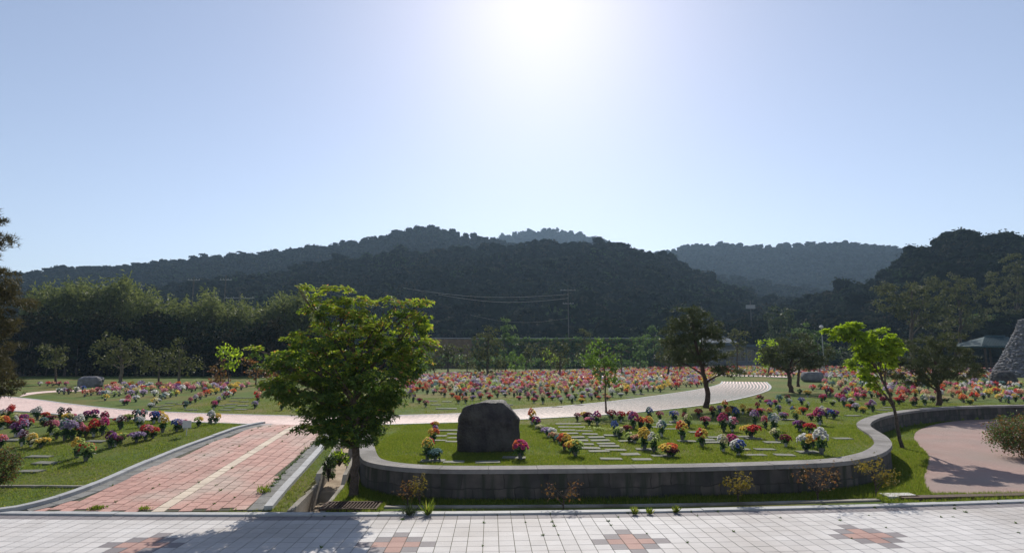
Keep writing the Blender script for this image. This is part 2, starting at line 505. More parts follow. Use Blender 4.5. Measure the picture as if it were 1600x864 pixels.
KL = [(-2, 803), (40, 797), (100, 781), (160, 758.5), (225, 728.5), (287, 702.5), (325, 688.5), (360, 676), (397, 665), (415, 662)]
KRt = [(412, 797), (440, 764), (470, 733), (500, 699), (518, 680), (528, 668)]
kl = imgline(KL); kr = imgline(KRt)
A_poly = np.vstack([kl, kr[::-1]])
A_poly_low = np.vstack([[kl[0]], kl, kr[::-1]])
sa, sb = Gh(262, 790), Gh(462, 667)
d1 = np.array(sb[:2]) - np.array(sa[:2]); LA = np.linalg.norm(d1); d1 /= LA
d2 = np.array([d1[1], -d1[0]])
pb = MB()
org = np.array(sa[:2])
def put_brick(mb, c, ax, ay, hx, hy, mat, z_extra=0.016, gap=0.0):
    z = z_extra + random.uniform(-0.0025, 0.0025)
    P = [c - ax * hx - ay * hy, c + ax * hx - ay * hy, c + ax * hx + ay * hy, c - ax * hx + ay * hy]
    zt = hf(np.array([p[0] for p in P]), np.array([p[1] for p in P]))
    v = [(P[k][0], P[k][1], zt[k] + z) for k in range(4)] + [(P[k][0], P[k][1], zt[k] - 0.0) for k in range(4)]
    mb.add(v, [(0, 1, 2, 3), (4, 5, 1, 0), (5, 6, 2, 1), (6, 7, 3, 2), (7, 4, 0, 3)], mat)
cs = []
for i in range(-34, 24):
    for j in range(-30, 42):
        cs.append((i, j))
C = np.array([org + d2 * (i * 0.205) + d1 * (j * 0.205 + (0.1 if i % 2 else 0)) for i, j in cs])
lowerY = np.polyval(cf, C[:, 0]) + 0.24
ok = inside(A_poly, C[:, 0], C[:, 1]) & (C[:, 1] > lowerY)
# keep bricks a little inside the kerbs
for shift in ((0.22, 0), (-0.22, 0)):
    ok &= inside(A_poly, C[:, 0] + shift[0] * 1.25, C[:, 1]) | (C[:, 1] > 16.2)
for (i, j), c, o_ in zip(cs, C, ok):
    if o_:
        put_brick(pb, c, d2, d1, 0.096, 0.096, 1 if i == 0 else 0)
struct(pb.build('brick_path', [M['brick'], M['stripe']]))
bb = MB()
n = 60
a_, b_ = resample(kl, n), resample(kr, n)
za, zb = hf(a_[:, 0], a_[:, 1]) + .006, hf(b_[:, 0], b_[:, 1]) + .006
mm = 12
gv = []
for k in range(mm + 1):
    t = k / mm
    P = a_ * (1 - t) + b_ * t
    gv.append(np.c_[P, hf(P[:, 0], P[:, 1]) + 0.007])
gv = np.vstack(gv)
bb.add(gv, np.array([(k * n + i, k * n + i + 1, (k + 1) * n + i + 1, (k + 1) * n + i) for k in range(mm) for i in range(n - 1)]))
struct(bb.build('path_bed', M['joint']))
gs = MB()
for c, sgn in ((kl, -1), (kr, 1)):
    cc = resample(c, int(len(c) * .2 / .3))
    for i in range(len(cc) - 1):
        a, b = cc[i:i + 2].copy(), offset_curve(cc, .24 * sgn)[i:i + 2].copy()
        a[1] += (a[0] - a[1]) * .04; b[1] += (b[0] - b[1]) * .04
        zt = hf(a[:, 0], a[:, 1]) + .017
        if a[0][1] < np.polyval(cf, a[0][0]) + .2: continue
        ribbon(gs, a, b, zt - .05, zt)
struct(gs.build('path_gutter_stones', M['kerb_grey']))
# kerb stones of the ramp path
kk = MB()
for c, sgn in ((kl, 1), (kr, -1)):
    cc = resample(c, int(len(c) * 1.0) + 1)
    o2 = offset_curve(cc, 0.13 * sgn)
    st = 4
    for i in range(0, len(cc) - 1, st):
        a, b = cc[i:i + st + 1].copy(), o2[i:i + st + 1].copy()
        if len(a) < 2: continue
        a[-1] += (a[-2] - a[-1]) * 0.06; b[-1] += (b[-2] - b[-1]) * 0.06
        zt = hf(a[:, 0], a[:, 1]) + 0.07 + random.uniform(-.006, .006)
        ribbon(kk, a, b, zt - 0.3, zt)
struct(kk.build('path_kerb', M['kerb']))

U = [(-160, 606), (-80, 612), (0, 619), (60, 625), (100, 631), (200, 642), (300, 646), (400, 649), (480, 651), (560, 651.5), (640, 649), (720, 647), (800, 641), (920, 632), (1020, 620), (1100, 608), (1128, 600.5), (1130, 596)]
Lw = [(-160, 626), (-80, 634), (0, 641), (60, 644), (100, 648), (200, 655), (300, 659), (400, 663), (480, 665), (560, 665), (640, 662), (720, 660), (800, 656), (950, 648), (1040, 640), (1120, 630), (1180, 617), (1206, 607), (1196, 597)]
uc = imgline(U, T); lc = imgline(Lw, T)
def strip_bricks(mb, uc, lc, mat, step=0.205, zx=0.014):
    n = int(max(len(uc), len(lc)) * 0.2 / step)
    a, b = resample(uc, n), resample(lc, n)
    for i in range(n - 1):
        wd = np.linalg.norm(a[i] - b[i])
        m_ = max(2, int(wd / 0.205))
        for k in range(m_):
            t0, t1 = k / m_ + 0.02, (k + 1) / m_ - 0.02
            sh = 0.0
            A0, A1 = a[i] * .99 + a[i + 1] * .01, a[i] * .02 + a[i + 1] * .98
            B0, B1 = b[i] * .99 + b[i + 1] * .01, b[i] * .02 + b[i + 1] * .98
            P = [A0 * (1 - t0) + B0 * t0, A0 * (1 - t1) + B0 * t1, A1 * (1 - t1) + B1 * t1, A1 * (1 - t0) + B1 * t0]
            z = T + zx + random.uniform(-.0012, .0012)
            mb.add([(p[0], p[1], z) for p in P], [(0, 1, 2, 3)], mat)
    g_ = MB()
    v = np.vstack([np.c_[a, np.full(n, T + 0.007)], np.c_[b, np.full(n, T + 0.007)]])
    g_.add(v, np.array([(i, n + i, n + i + 1, i + 1) for i in range(n - 1)]))
    return g_
cb = MB()
bedm = strip_bricks(cb, uc, lc, 0)
struct(cb.build('curved_path', [M['brick_pale']]))
struct(bedm.build('curved_path_bed', M['kerb_grey']))
ce = MB()
for c, sg in ((uc, 1), (lc, -1)):
    o2 = offset_curve(c, 0.12 * sg)
    st = 5
    for i in range(0, len(c) - 1, st):
        a, b = c[i:i + st + 1], o2[i:i + st + 1]
        if len(a) < 2: continue
        m_ = a.mean(0)
        if inside(A_poly, m_[0], m_[1] ) or (sg == -1 and -6.4 < m_[0] < -4.2 and m_[1] < 18): continue
        ribbon(ce, a, b, T - 0.1, T + 0.02)
struct(ce.build('curved_path_edging', M['kerb']))
fp = MB()
fa = imgline([(840, 589), (960, 587), (1060, 585.5), (1130, 584.5), (1230, 588)], T, 0.6)
fb = imgline([(840, 590.5), (960, 588.5), (1060, 587), (1130, 586.5), (1230, 590)], T, 0.6)
fb = resample(fb, len(fa))
n = len(fa)
fp.add(np.vstack([np.c_[fa, np.full(n, T + .01)], np.c_[fb, np.full(n, T + .01)]]), np.array([(i, n + i, n + i + 1, i + 1) for i in range(n - 1)]))
fa = imgline([(40, 614), (70, 611), (110, 609.5), (160, 609)], T, 0.4)
fb = resample(imgline([(30, 620), (62, 614), (108, 611.5), (160, 611)], T, 0.4), len(fa))
n = len(fa)
fp.add(np.vstack([np.c_[fa, np.full(n, T + .01)], np.c_[fb, np.full(n, T + .01)]]), np.array([(i, n + i, n + i + 1, i + 1) for i in range(n - 1)]))
struct(fp.build('far_path', M['brick_pale']))

# pink path of the lower garden
PP = [(1660, 654), (1600, 654.5), (1540, 655), (1490, 657.5), (1455, 664), (1432, 673), (1427, 682), (1432, 693), (1446, 705), (1452, 716), (1449, 730), (1443, 745), (1445, 760), (1456, 771)]
pc = imgline(PP, 0.0, 0.15)
outer = np.vstack([pc, [G(1600, 772, 0)[:2]], [(13.5, G(1600, 772, 0)[1])], [(26, 11)], [(26, 21)]])
bm = bmesh.new()
vs = [bm.verts.new((x, y, 0.006)) for x, y in outer]
bm.faces.new(vs)
bmesh.ops.triangulate(bm, faces=bm.faces[:])
bmesh.ops.recalc_face_normals(bm, faces=bm.faces[:])
me = bpy.data.meshes.new('garden_path'); bm.to_mesh(me); bm.free()
me.materials.append(M['asphalt'])
o = bpy.data.objects.new('garden_path', me); COL.objects.link(o); struct(o)
if me.polygons[0].normal.z < 0: me.flip_normals()
bk = MB()
a = resample(imgline([(1412, 777.5), (1500, 775.5), (1600, 773), (1720, 770)], 0.05, 0.3), 30)
ribbon(bk, a, offset_curve(a, 0.16), -0.05, 0.05)
struct(bk.build('garden_kerb', M['brown_kerb']))

# ------------------------------------------------------------------ drain beside the ramp path
dm = MB()
n = len(chan_c)
zt = hf(chan_c[:, 0], chan_c[:, 1])
zt = np.maximum(zt, 0.0)
L1, L2 = offset_curve(chan_c, CH_W), offset_curve(chan_c, CH_W + 0.09)
R1, R2 = offset_curve(chan_c, -CH_W), offset_curve(chan_c, -CH_W - 0.07)
ribbon(dm, L1, L2, zt - 0.45, zt + 0.05, 0)
ribbon(dm, R1, R2, zt - 0.45, zt + 0.015, 0)
ribbon(dm, offset_curve(chan_c, CH_W - 0.001), offset_curve(chan_c, -CH_W + 0.001), zt - 0.45, zt - 0.29 , 1)
struct(dm.build('drain_channel', [M['concrete'], M['floor_conc']]))

gt = MB()
ga = resample(imgline([(600, 792), (800, 791.5), (1000, 790), (1180, 786.5), (1376, 781)], 0.02, 0.3), 60)
ribbon(gt, ga, offset_curve(ga, 0.10), -0.1, 0.025)
ribbon(gt, offset_curve(ga, -0.22), offset_curve(ga, -0.28), -0.1, 0.018)
struct(gt.build('garden_gutter', M['concrete']))

gx0, gy0, _ = G(508, 800, 0); gx1, gy1, _ = G(588, 786, 0)
root = thing('drain_grate', 'rusty ribbed drain grate in the grass beneath the big maple', 'grate', ((gx0 + gx1) / 2, (gy0 + gy1) / 2, 0))
gr = MB(); hx, hy = 0.42, 0.20
for k in range(17):
    x = -hx + k * (2 * hx / 16)
    gr.box((x - .008, -hy, 0.01), (x + .008, hy, 0.04))
gr.build('grating', M['rust'], root)
fr = MB()
fr.box((-hx - .03, -hy - .03, 0.0), (hx + .03, -hy, 0.045)).box((-hx - .03, hy, 0.0), (hx + .03, hy + .03, 0.045)).box((-hx - .03, -hy, 0.0), (-hx, hy, 0.045)).box((hx, -hy, 0.0), (hx + .03, hy, 0.045))
fr.build('frame', M['rust'], root)
sl = MB(); p = G(1405, 777, 0.0)
sl.box((-0.27, -0.13, 0), (0.27, 0.13, 0.05))
o = sl.build('concrete_slab', M['tile']); o.location = p; o.rotation_euler = (0, 0, R(2))
tag(o, 'pale concrete slab lying in the grass at the corner of the pink path', 'slab')

# ------------------------------------------------------------------ terrace wall
root = thing('retaining_wall', 'low curved stone wall with pale flat coping round the flower terrace', 'wall', (WOC[0, 0], WOC[0, 1], 0))
def wall_block_mat():
    m, nt, b = newmat('wall_stone')
    N, L = nt.nodes, nt.links
    uvn = N.new('ShaderNodeUVMap')
    br = N.new('ShaderNodeTexBrick')
    br.inputs['Scale'].default_value = 1.0
    br.inputs['Brick Width'].default_value = 0.36; br.inputs['Row Height'].default_value = 0.26
    br.inputs['Mortar Size'].default_value = 0.008; br.inputs['Mortar Smooth'].default_value = 0.3; br.inputs['Bias'].default_value = 0.0
    br.inputs['Color1'].default_value = rgb((0.11, 0.095, 0.085)); br.inputs['Color2'].default_value = rgb((0.05, 0.046, 0.045)); br.inputs['Mortar'].default_value = rgb((0.045, 0.04, 0.036))
    nz = N.new('ShaderNodeTexNoise'); nz.inputs['Scale'].default_value = 3.2; nz.inputs['Detail'].default_value = 7
    L.new(uvn.outputs['UV'], nz.inputs['Vector'])
    sc = N.new('ShaderNodeVectorMath'); sc.operation = 'SCALE'; sc.inputs['Scale'].default_value = 0.16
    L.new(nz.outputs['Color'], sc.inputs[0])
    ad = N.new('ShaderNodeVectorMath'); ad.operation = 'ADD'
    L.new(uvn.outputs['UV'], ad.inputs[0]); L.new(sc.outputs[0], ad.inputs[1])
    L.new(ad.outputs[0], br.inputs['Vector'])
    cr = N.new('ShaderNodeValToRGB'); cr.color_ramp.elements[0].position = .3; cr.color_ramp.elements[1].position = .7
    cr.color_ramp.elements[0].color = (0.45, 0.45, 0.45, 1); cr.color_ramp.elements[1].color = (1.25, 1.2, 1.15, 1)
    L.new(nz.outputs['Fac'], cr.inputs['Fac'])
    mx = N.new('ShaderNodeMix'); mx.data_type = 'RGBA'; mx.blend_type = 'MULTIPLY'; mx.inputs['Factor'].default_value = 1
    L.new(br.outputs['Color'], mx.inputs['A']); L.new(cr.outputs['Color'], mx.inputs['B'])
    mp = N.new('ShaderNodeMapping'); mp.inputs['Scale'].default_value = (7.0, 0.7, 1)
    L.new(uvn.outputs['UV'], mp.inputs['Vector'])
    n2 = N.new('ShaderNodeTexNoise'); n2.inputs['Scale'].default_value = 1.0; n2.inputs['Detail'].default_value = 5
    L.new(mp.outputs[0], n2.inputs['Vector'])
    c2 = N.new('ShaderNodeValToRGB'); c2.color_ramp.elements[0].position = .48; c2.color_ramp.elements[1].position = .62
    L.new(n2.outputs['Fac'], c2.inputs['Fac'])
    m3 = N.new('ShaderNodeMix'); m3.data_type = 'RGBA'
    L.new(c2.outputs['Color'], m3.inputs['Factor']); L.new(mx.outputs['Result'], m3.inputs['A']); m3.inputs['B'].default_value = (0.035, 0.038, 0.026, 1)
    L.new(m3.outputs['Result'], b.inputs['Base Color'])
    b.inputs['Roughness'].default_value = 0.85
    bp = N.new('ShaderNodeBump'); bp.inputs['Strength'].default_value = 0.8; bp.inputs['Distance'].default_value = 0.03
    m2 = N.new('ShaderNodeMath'); m2.operation = 'MULTIPLY_ADD'; m2.inputs[1].default_value = -1.0
    L.new(br.outputs['Fac'], m2.inputs[0]); L.new(nz.outputs['Fac'], m2.inputs[2])
    L.new(m2.outputs[0], bp.inputs['Height']); L.new(bp.outputs['Normal'], b.inputs['Normal'])
    return m
wb = MB()
ZG = -0.1
ribbon(wb, offset_curve(WOC, 0.035), offset_curve(WOC, 0.30), ZG, CAPZ - 0.075)
o = wb.build('stonework', wall_block_mat(), root, loc=root.location[:])
me = o.data
uv = me.uv_layers.new(name='UVMap')
co = np.zeros(len(me.vertices) * 3); me.vertices.foreach_get('co', co); co = co.reshape(-1, 3)
nW = len(WOC)
lv = np.zeros(len(me.loops), int); me.loops.foreach_get('vertex_index', lv)
uvs = np.stack([WS[lv % nW] , co[lv, 2]], 1)
uv.data.foreach_set('uv', uvs.ravel())
cp = MB()
ci, co_ = offset_curve(WOC, 0.33), WOC
seg = 7
for i in range(0, nW - 1, seg):
    a, b = co_[i:i + seg + 1].copy(), ci[i:i + seg + 1].copy()
    if len(a) < 2: continue
    a[-1] += (a[-2] - a[-1]) * 0.05; b[-1] += (b[-2] - b[-1]) * 0.05
    zz = CAPZ + random.uniform(-.002, .002)
    ribbon(cp, a, b, CAPZ - 0.075, zz)
o = cp.build('coping', M['cap'], root, loc=root.location[:])

# ------------------------------------------------------------------ foliage builders
def unit(v):
    return v / (np.linalg.norm(v, axis=-1, keepdims=True) + 1e-9)

def cards(P, Nn, Ls, wr, star=False, r=rng):
    """flat leaves at P with normals Nn, length Ls (array); star: three-lobed leaf"""
    n = len(P)
    t = unit(np.cross(Nn, unit(r.normal(size=(n, 3)))))
    b = np.cross(Nn, t)
    out = []
    angs = (-1.05, 0.0, 1.05) if star else (0.0,)
    for k, a in enumerate(angs):
        d = t * math.cos(a) + b * math.sin(a)
        s_ = np.cross(Nn, d)
        L_ = (Ls * (0.85 if (star and a != 0) else 1.0))[:, None]
        lift = Nn * L_ * 0.08
        out.append(np.stack([P, P + d * L_ * 0.5 + s_ * L_ * wr + lift, P + d * L_ - lift, P + d * L_ * 0.5 - s_ * L_ * wr + lift], 1))
    V = np.stack(out, 1).reshape(-1, 3)
    F = np.arange(len(V)).reshape(-1, 4)
    return V, F

def needles(P, ax, L_, k=7, wd=0.012, r=rng):
    n = len(P)
    Pn = np.repeat(P, k, 0); A = np.repeat(ax, k, 0)
    d = unit(A * 0.55 + r.normal(size=(n * k, 3)) * 0.65)
    s_ = unit(np.cross(d, r.normal(size=(n * k, 3)))) * wd
    Lr = (L_ * r.uniform(0.7, 1.15, n * k))[:, None]
    V = np.stack([Pn - s_, Pn + s_, Pn + d * Lr], 1).reshape(-1, 3)
    return V, np.arange(len(V)).reshape(-1, 3)

def spray_points(c, rad, K, m, sr, flat, r, shell=0.55):
    """K sprays spread over an ellipsoid, m points in each: uneven outline with gaps"""
    d = unit(r.normal(size=(K, 3)))
    rr = r.uniform(shell, 1.0, (K, 1)) ** 0.7
    cen = np.array(c) + d * rr * np.array(rad)
    q_ = unit(r.normal(size=(K, m, 3))) * (r.uniform(0, 1, (K, m, 1)) ** 0.5) * sr * r.uniform(0.6, 1.3, (K, 1, 1))
    q_[:, :, 2] *= flat
    q_[:, :, 2] -= 0.25 * (q_[:, :, 0] ** 2 + q_[:, :, 1] ** 2) / max(sr, 1e-3)
    P = cen[:, None, :] + q_
    out = np.repeat(d[:, None, :], m, 1)
    return P.reshape(-1, 3), out.reshape(-1, 3)

def limb(mb, a, b, r0, r1, sag=0.1, k=6, mat=0, n=5, r=random):
    a, b = Vector(a), Vector(b)
    pts, rad = [], []
    side = Vector((r.uniform(-1, 1), r.uniform(-1, 1), 0)) * (b - a).length * 0.08
    for i in range(n + 1):
        t = i / n
        p = a.lerp(b, t) + side * math.sin(math.pi * t) + Vector((0, 0, -sag * math.sin(math.pi * t) * (b - a).length))
        pts.append(p); rad.append(r0 + (r1 - r0) * t)
    mb.tube(pts, rad, k, mat)

def tree(name, label, cat, base, z, lobes, trunk_px, r0, style, leafm, barkm, leaf=0.1, dens=1.0, spray=0.28, tip_lit_m=None, tip_lit_frac=0.0, depth=None, group=None, seed=0, low_dense=1e9, thin=1.0):
    """base: picture position of the foot, lobes: (px, py, rx, ry) measured in the photograph and set at the tree's own distance"""
    r = np.random.default_rng(1000 + seed); rr = random.Random(seed)
    if z is None:
        b = Gh(*base)
    elif isinstance(z, tuple):
        b = tuple(W(base[0], base[1], z[0]))
    else:
        b = G(base[0], base[1], z)
    Y = b[1]
    sc = Y / FPX
    root = thing(name, label, cat, b, group)
    B = Vector(b)
    tk = MB()
    tp = [Vector(W(x, y, Y)) - B for x, y in trunk_px]
    tp = [Vector((0, 0, -0.05))] + tp
    # a wandering trunk
    pts = []
    for i in range(len(tp) - 1):
        for k in range(4):
            t = k / 4
            p = tp[i].lerp(tp[i + 1], t)
            pts.append(p + Vector((rr.uniform(-1, 1), rr.uniform(-1, 1), 0)) * r0 * 0.25 * (1 if i + k else 0))
    pts.append(tp[-1])
    nn = len(pts)
    rad = [r0 * (1.35 if i == 0 else 1.0) * (1 - 0.72 * i / (nn - 1)) for i in range(nn)]
    tk.tube(pts, rad, 9)
    cr = MB()
    ds = (lambda rx: rx * 0.8 * sc) if depth is None else (lambda rx: depth)
    alll = []
    for li, (lx, ly, rx, ry) in enumerate(lobes):
        c = Vector(W(lx, ly, Y)) - B
        c.y += rr.uniform(-0.45, 0.45) * rx * sc
        rad3 = (rx * sc, max(rx, ry) * sc * (0.6 if style == 'maple' else 0.8), ry * sc)
        # limb from the trunk to this part of the crown
        zz = min(max(c.z * 0.62, pts[nn // 3].z), pts[-1].z)
        ip = min(range(nn), key=lambda k_: abs(pts[k_].z - zz))
        limb(tk, pts[ip], c, rad[ip] * 0.55, max(0.008, r0 * 0.08), sag=-0.06, k=5, r=rr)
        for _ in range(3):
            e = c + Vector((rr.uniform(-1, 1) * rad3[0], rr.uniform(-1, 1) * rad3[1], rr.uniform(-.5, 1) * rad3[2])) * 0.8
            limb(tk, (pts[ip].lerp(c, 0.6)), e, max(0.006, r0 * 0.12), 0.004, sag=0, k=4, n=3, r=rr)
        area = (rad3[0] * rad3[1] + rad3[0] * rad3[2] + rad3[1] * rad3[2]) * (1.9 if ly > low_dense else 1.0)
        K = max(3, int(area * 14 * dens / (spray / 0.28) ** 2))
        m = int(26 * thin) if style != 'pine' else int(16 * thin)
        P, O = spray_points(c, rad3, K, m, spray, 0.32 if style == 'maple' else (0.45 if style == 'pine' else 0.7), r, 0.78 if style == 'maple' else .55)
        if style == 'pine':
            V, F = needles(P, unit(O * 0.4 + np.array([0, 0, 0.8]) + r.normal(size=P.shape) * 0.3), leaf, 7, leaf * 0.055, r)
            cr.add(V, F, 0)
        else:
            up = np.array([0, 0, 1.0])
            Nn = unit(up * (0.9 if style == 'maple' else 0.3) + O * 0.55 + r.normal(size=P.shape) * (0.38 if style == 'maple' else 0.7))
            L_ = r.uniform(0.7, 1.3, len(P)) * leaf
            if tip_lit_m is not None:
                rel = (P - np.array(c)) / np.array(rad3)
                sc_ = rel[:, 2] * 0.8 + np.linalg.norm(rel, axis=1) * 0.5 + r.normal(size=len(P)) * 0.25 + (c.z / 3.5 - 0.55) * 1.3 + c.x * .12  # higher and right-hand lobes get more pale leaf: sunlight put into the colour
                tip_lit_sel = sc_ > tip_lit_frac
                for sel, mi in ((~tip_lit_sel, 0), (tip_lit_sel, 1)):
                    if sel.any():
                        V, F = cards(P[sel], Nn[sel], L_[sel], 0.22 if style == 'maple' else 0.3, style == 'maple', r)
                        cr.add(V, F, mi)
            else:
                V, F = cards(P, Nn, L_, 0.22 if style == 'maple' else 0.3, style == 'maple', r)
                cr.add(V, F, 0)
    tk.build('trunk', barkm, root, smooth=True)
    cr.build('crown', [leafm] + ([tip_lit_m] if tip_lit_m else []), root)
    return root

# ------------------------------------------------------------------ the big maple
MAPLE_LOBES = [(515, 463, 40, 20), (497, 485, 26, 16), (560, 485, 34, 24), (525, 503, 46, 26), (505, 532, 50, 20), (620, 478, 30, 16), (596, 510, 22, 12), (650, 508, 32, 14), (612, 520, 45, 26),
               (650, 538, 30, 20), (560, 540, 60, 35), (475, 556, 48, 15), (425, 571, 26, 9), (520, 580, 70, 33), (600, 580, 58, 33), (648, 566, 24, 24), (480, 606, 58, 25),
               (550, 620, 78, 32), (602, 612, 34, 22), (432, 600, 30, 10), (510, 645, 54, 20), (572, 648, 42, 22), (548, 668, 56, 15)]
tree('maple_tree', 'large leafy green maple with reddish tips standing beside the wall end over the drain grate', 'tree', (551, 776), None,
     [(548 + (a - 548) * (.93 if b > 560 and a > 548 else 1.0), b, c * .94, d * .95) for a, b, c, d in MAPLE_LOBES + [(545, 684, 42, 10), (500, 668, 34, 9), (405, 548, 18, 6), (664, 492, 22, 7), (468, 452, 16, 7), (655, 470, 14, 5)]], [(555, 735), (556, 690), (558, 640), (556, 590), (552, 540)], 0.085, 'maple', M['maple_leaf'], M['bark'], leaf=0.072, dens=1.9, spray=0.17, tip_lit_m=M['maple_tip_lit'], tip_lit_frac=0.70, low_dense=560, seed=1, thin=0.8)

# ------------------------------------------------------------------ trees of the garden
tree('pine_tree', 'spreading dark pine with a leaning trunk at the edge of the curved brick path', 'tree', (1103, 637), T,
     [(1076, 495, 28, 20), (1095, 510, 34, 20), (1058, 525, 28, 20), (1106, 532, 32, 20), (1075, 545, 40, 20), (1102, 558, 34, 14), (1134, 580, 24, 12), (1052, 560, 18, 12)],
     [(1106, 615), (1101, 592), (1096, 570), (1085, 530), (1082, 500)], 0.11, 'pine', M['needle'], M['bark_pine'], leaf=0.15, dens=1.5, spray=0.24, seed=2)
tree('pine_tree', 'round olive pine with two close trunks left of the lime green maple', 'tree', (1237, 613), T,
     [(1240, 535, 30, 14), (1222, 548, 32, 14), (1262, 552, 32, 14), (1240, 565, 44, 14), (1275, 568, 20, 10), (1210, 566, 20, 9)],
     [(1234, 597), (1231, 580), (1238, 560), (1240, 540)], 0.13, 'pine', M['needle'], M['bark_pine'], leaf=0.2, dens=1.15, spray=0.3, seed=3)
tree('pine_tree', 'slim pine trunk just behind the round olive pine', 'tree', (1247, 604), T,
     [(1256, 560, 16, 9), (1248, 550, 18, 10)], [(1247, 590), (1250, 570), (1252, 552)], 0.10, 'pine', M['needle'], M['bark_pine'], leaf=0.2, dens=0.7, spray=0.3, seed=4)
tree('pine_tree', 'crooked dark pine rooted against the far bend of the stone wall', 'tree', (1463, 650), 0.05,
     [(1436, 552, 44, 22), (1484, 556, 44, 22), (1408, 575, 36, 15), (1462, 575, 50, 18), (1510, 578, 28, 14), (1430, 592, 36, 11), (1475, 534, 32, 15)],
     [(1466, 632), (1468, 612), (1459, 596), (1462, 575), (1462, 550)], 0.12, 'pine', M['needle'], M['bark_pine'], leaf=0.16, dens=1.2, spray=0.26, seed=5)
tree('maple_tree', 'bright lime green young maple with thin leaning trunk beside the curved wall', 'tree', (1410, 700), 0.0,
     [(1318, 516, 13, 16), (1303, 520, 15, 9), (1337, 512, 18, 9), (1342, 532, 22, 15), (1382, 526, 22, 14), (1362, 548, 28, 16), (1394, 545, 17, 18), (1348, 568, 20, 12), (1378, 566, 24, 14), (1362, 584, 16, 10), (1368, 600, 10, 8)],
     [(1403, 670), (1398, 640), (1385, 605), (1372, 580), (1360, 555)], 0.05, 'maple', M['lime_leaf'], M['bark'], leaf=0.095, dens=1.5, spray=0.15, seed=6)
tree('young_tree', 'slender light green tree growing at the near edge of the curved brick path', 'tree', (947, 645), T,
     [(936, 543, 12, 12), (915, 560, 16, 10), (944, 560, 18, 12), (940, 576, 20, 10), (950, 590, 14, 10)],
     [(946, 615), (946, 590), (942, 560)], 0.035, 'broad', M['mid_leaf'], M['bark'], leaf=0.11, dens=1.1, spray=0.2, seed=7, thin=0.9)
tree('young_tree', 'thin leafy tree among the flowers beyond the slender path tree', 'tree', (972, 590), T,
     [(970, 545, 12, 8), (968, 560, 14, 9), (974, 570, 10, 6)], [(971, 570), (971, 550)], 0.06, 'broad', M['green_leaf'], M['bark'], leaf=0.2, dens=0.5, spray=0.4, seed=8)
tree('pine_tree', 'brown green pine overhanging the lawn at the near end of the dark grove', 'tree', (-75, 690), None,
     [(-25, 345, 38, 18), (-12, 372, 24, 12), (-20, 395, 30, 14), (-25, 440, 45, 24), (-5, 470, 38, 24), (-15, 510, 45, 24), (-5, 545, 42, 20), (-10, 580, 45, 20), (5, 600, 40, 14), (-80, 450, 45, 60), (-90, 560, 50, 50)],
     [(-78, 640), (-76, 560), (-70, 480), (-60, 400), (-50, 350)], 0.13, 'pine', M['needle_brown'], M['bark_pine'], leaf=0.13, dens=2.2, spray=0.2, seed=9)

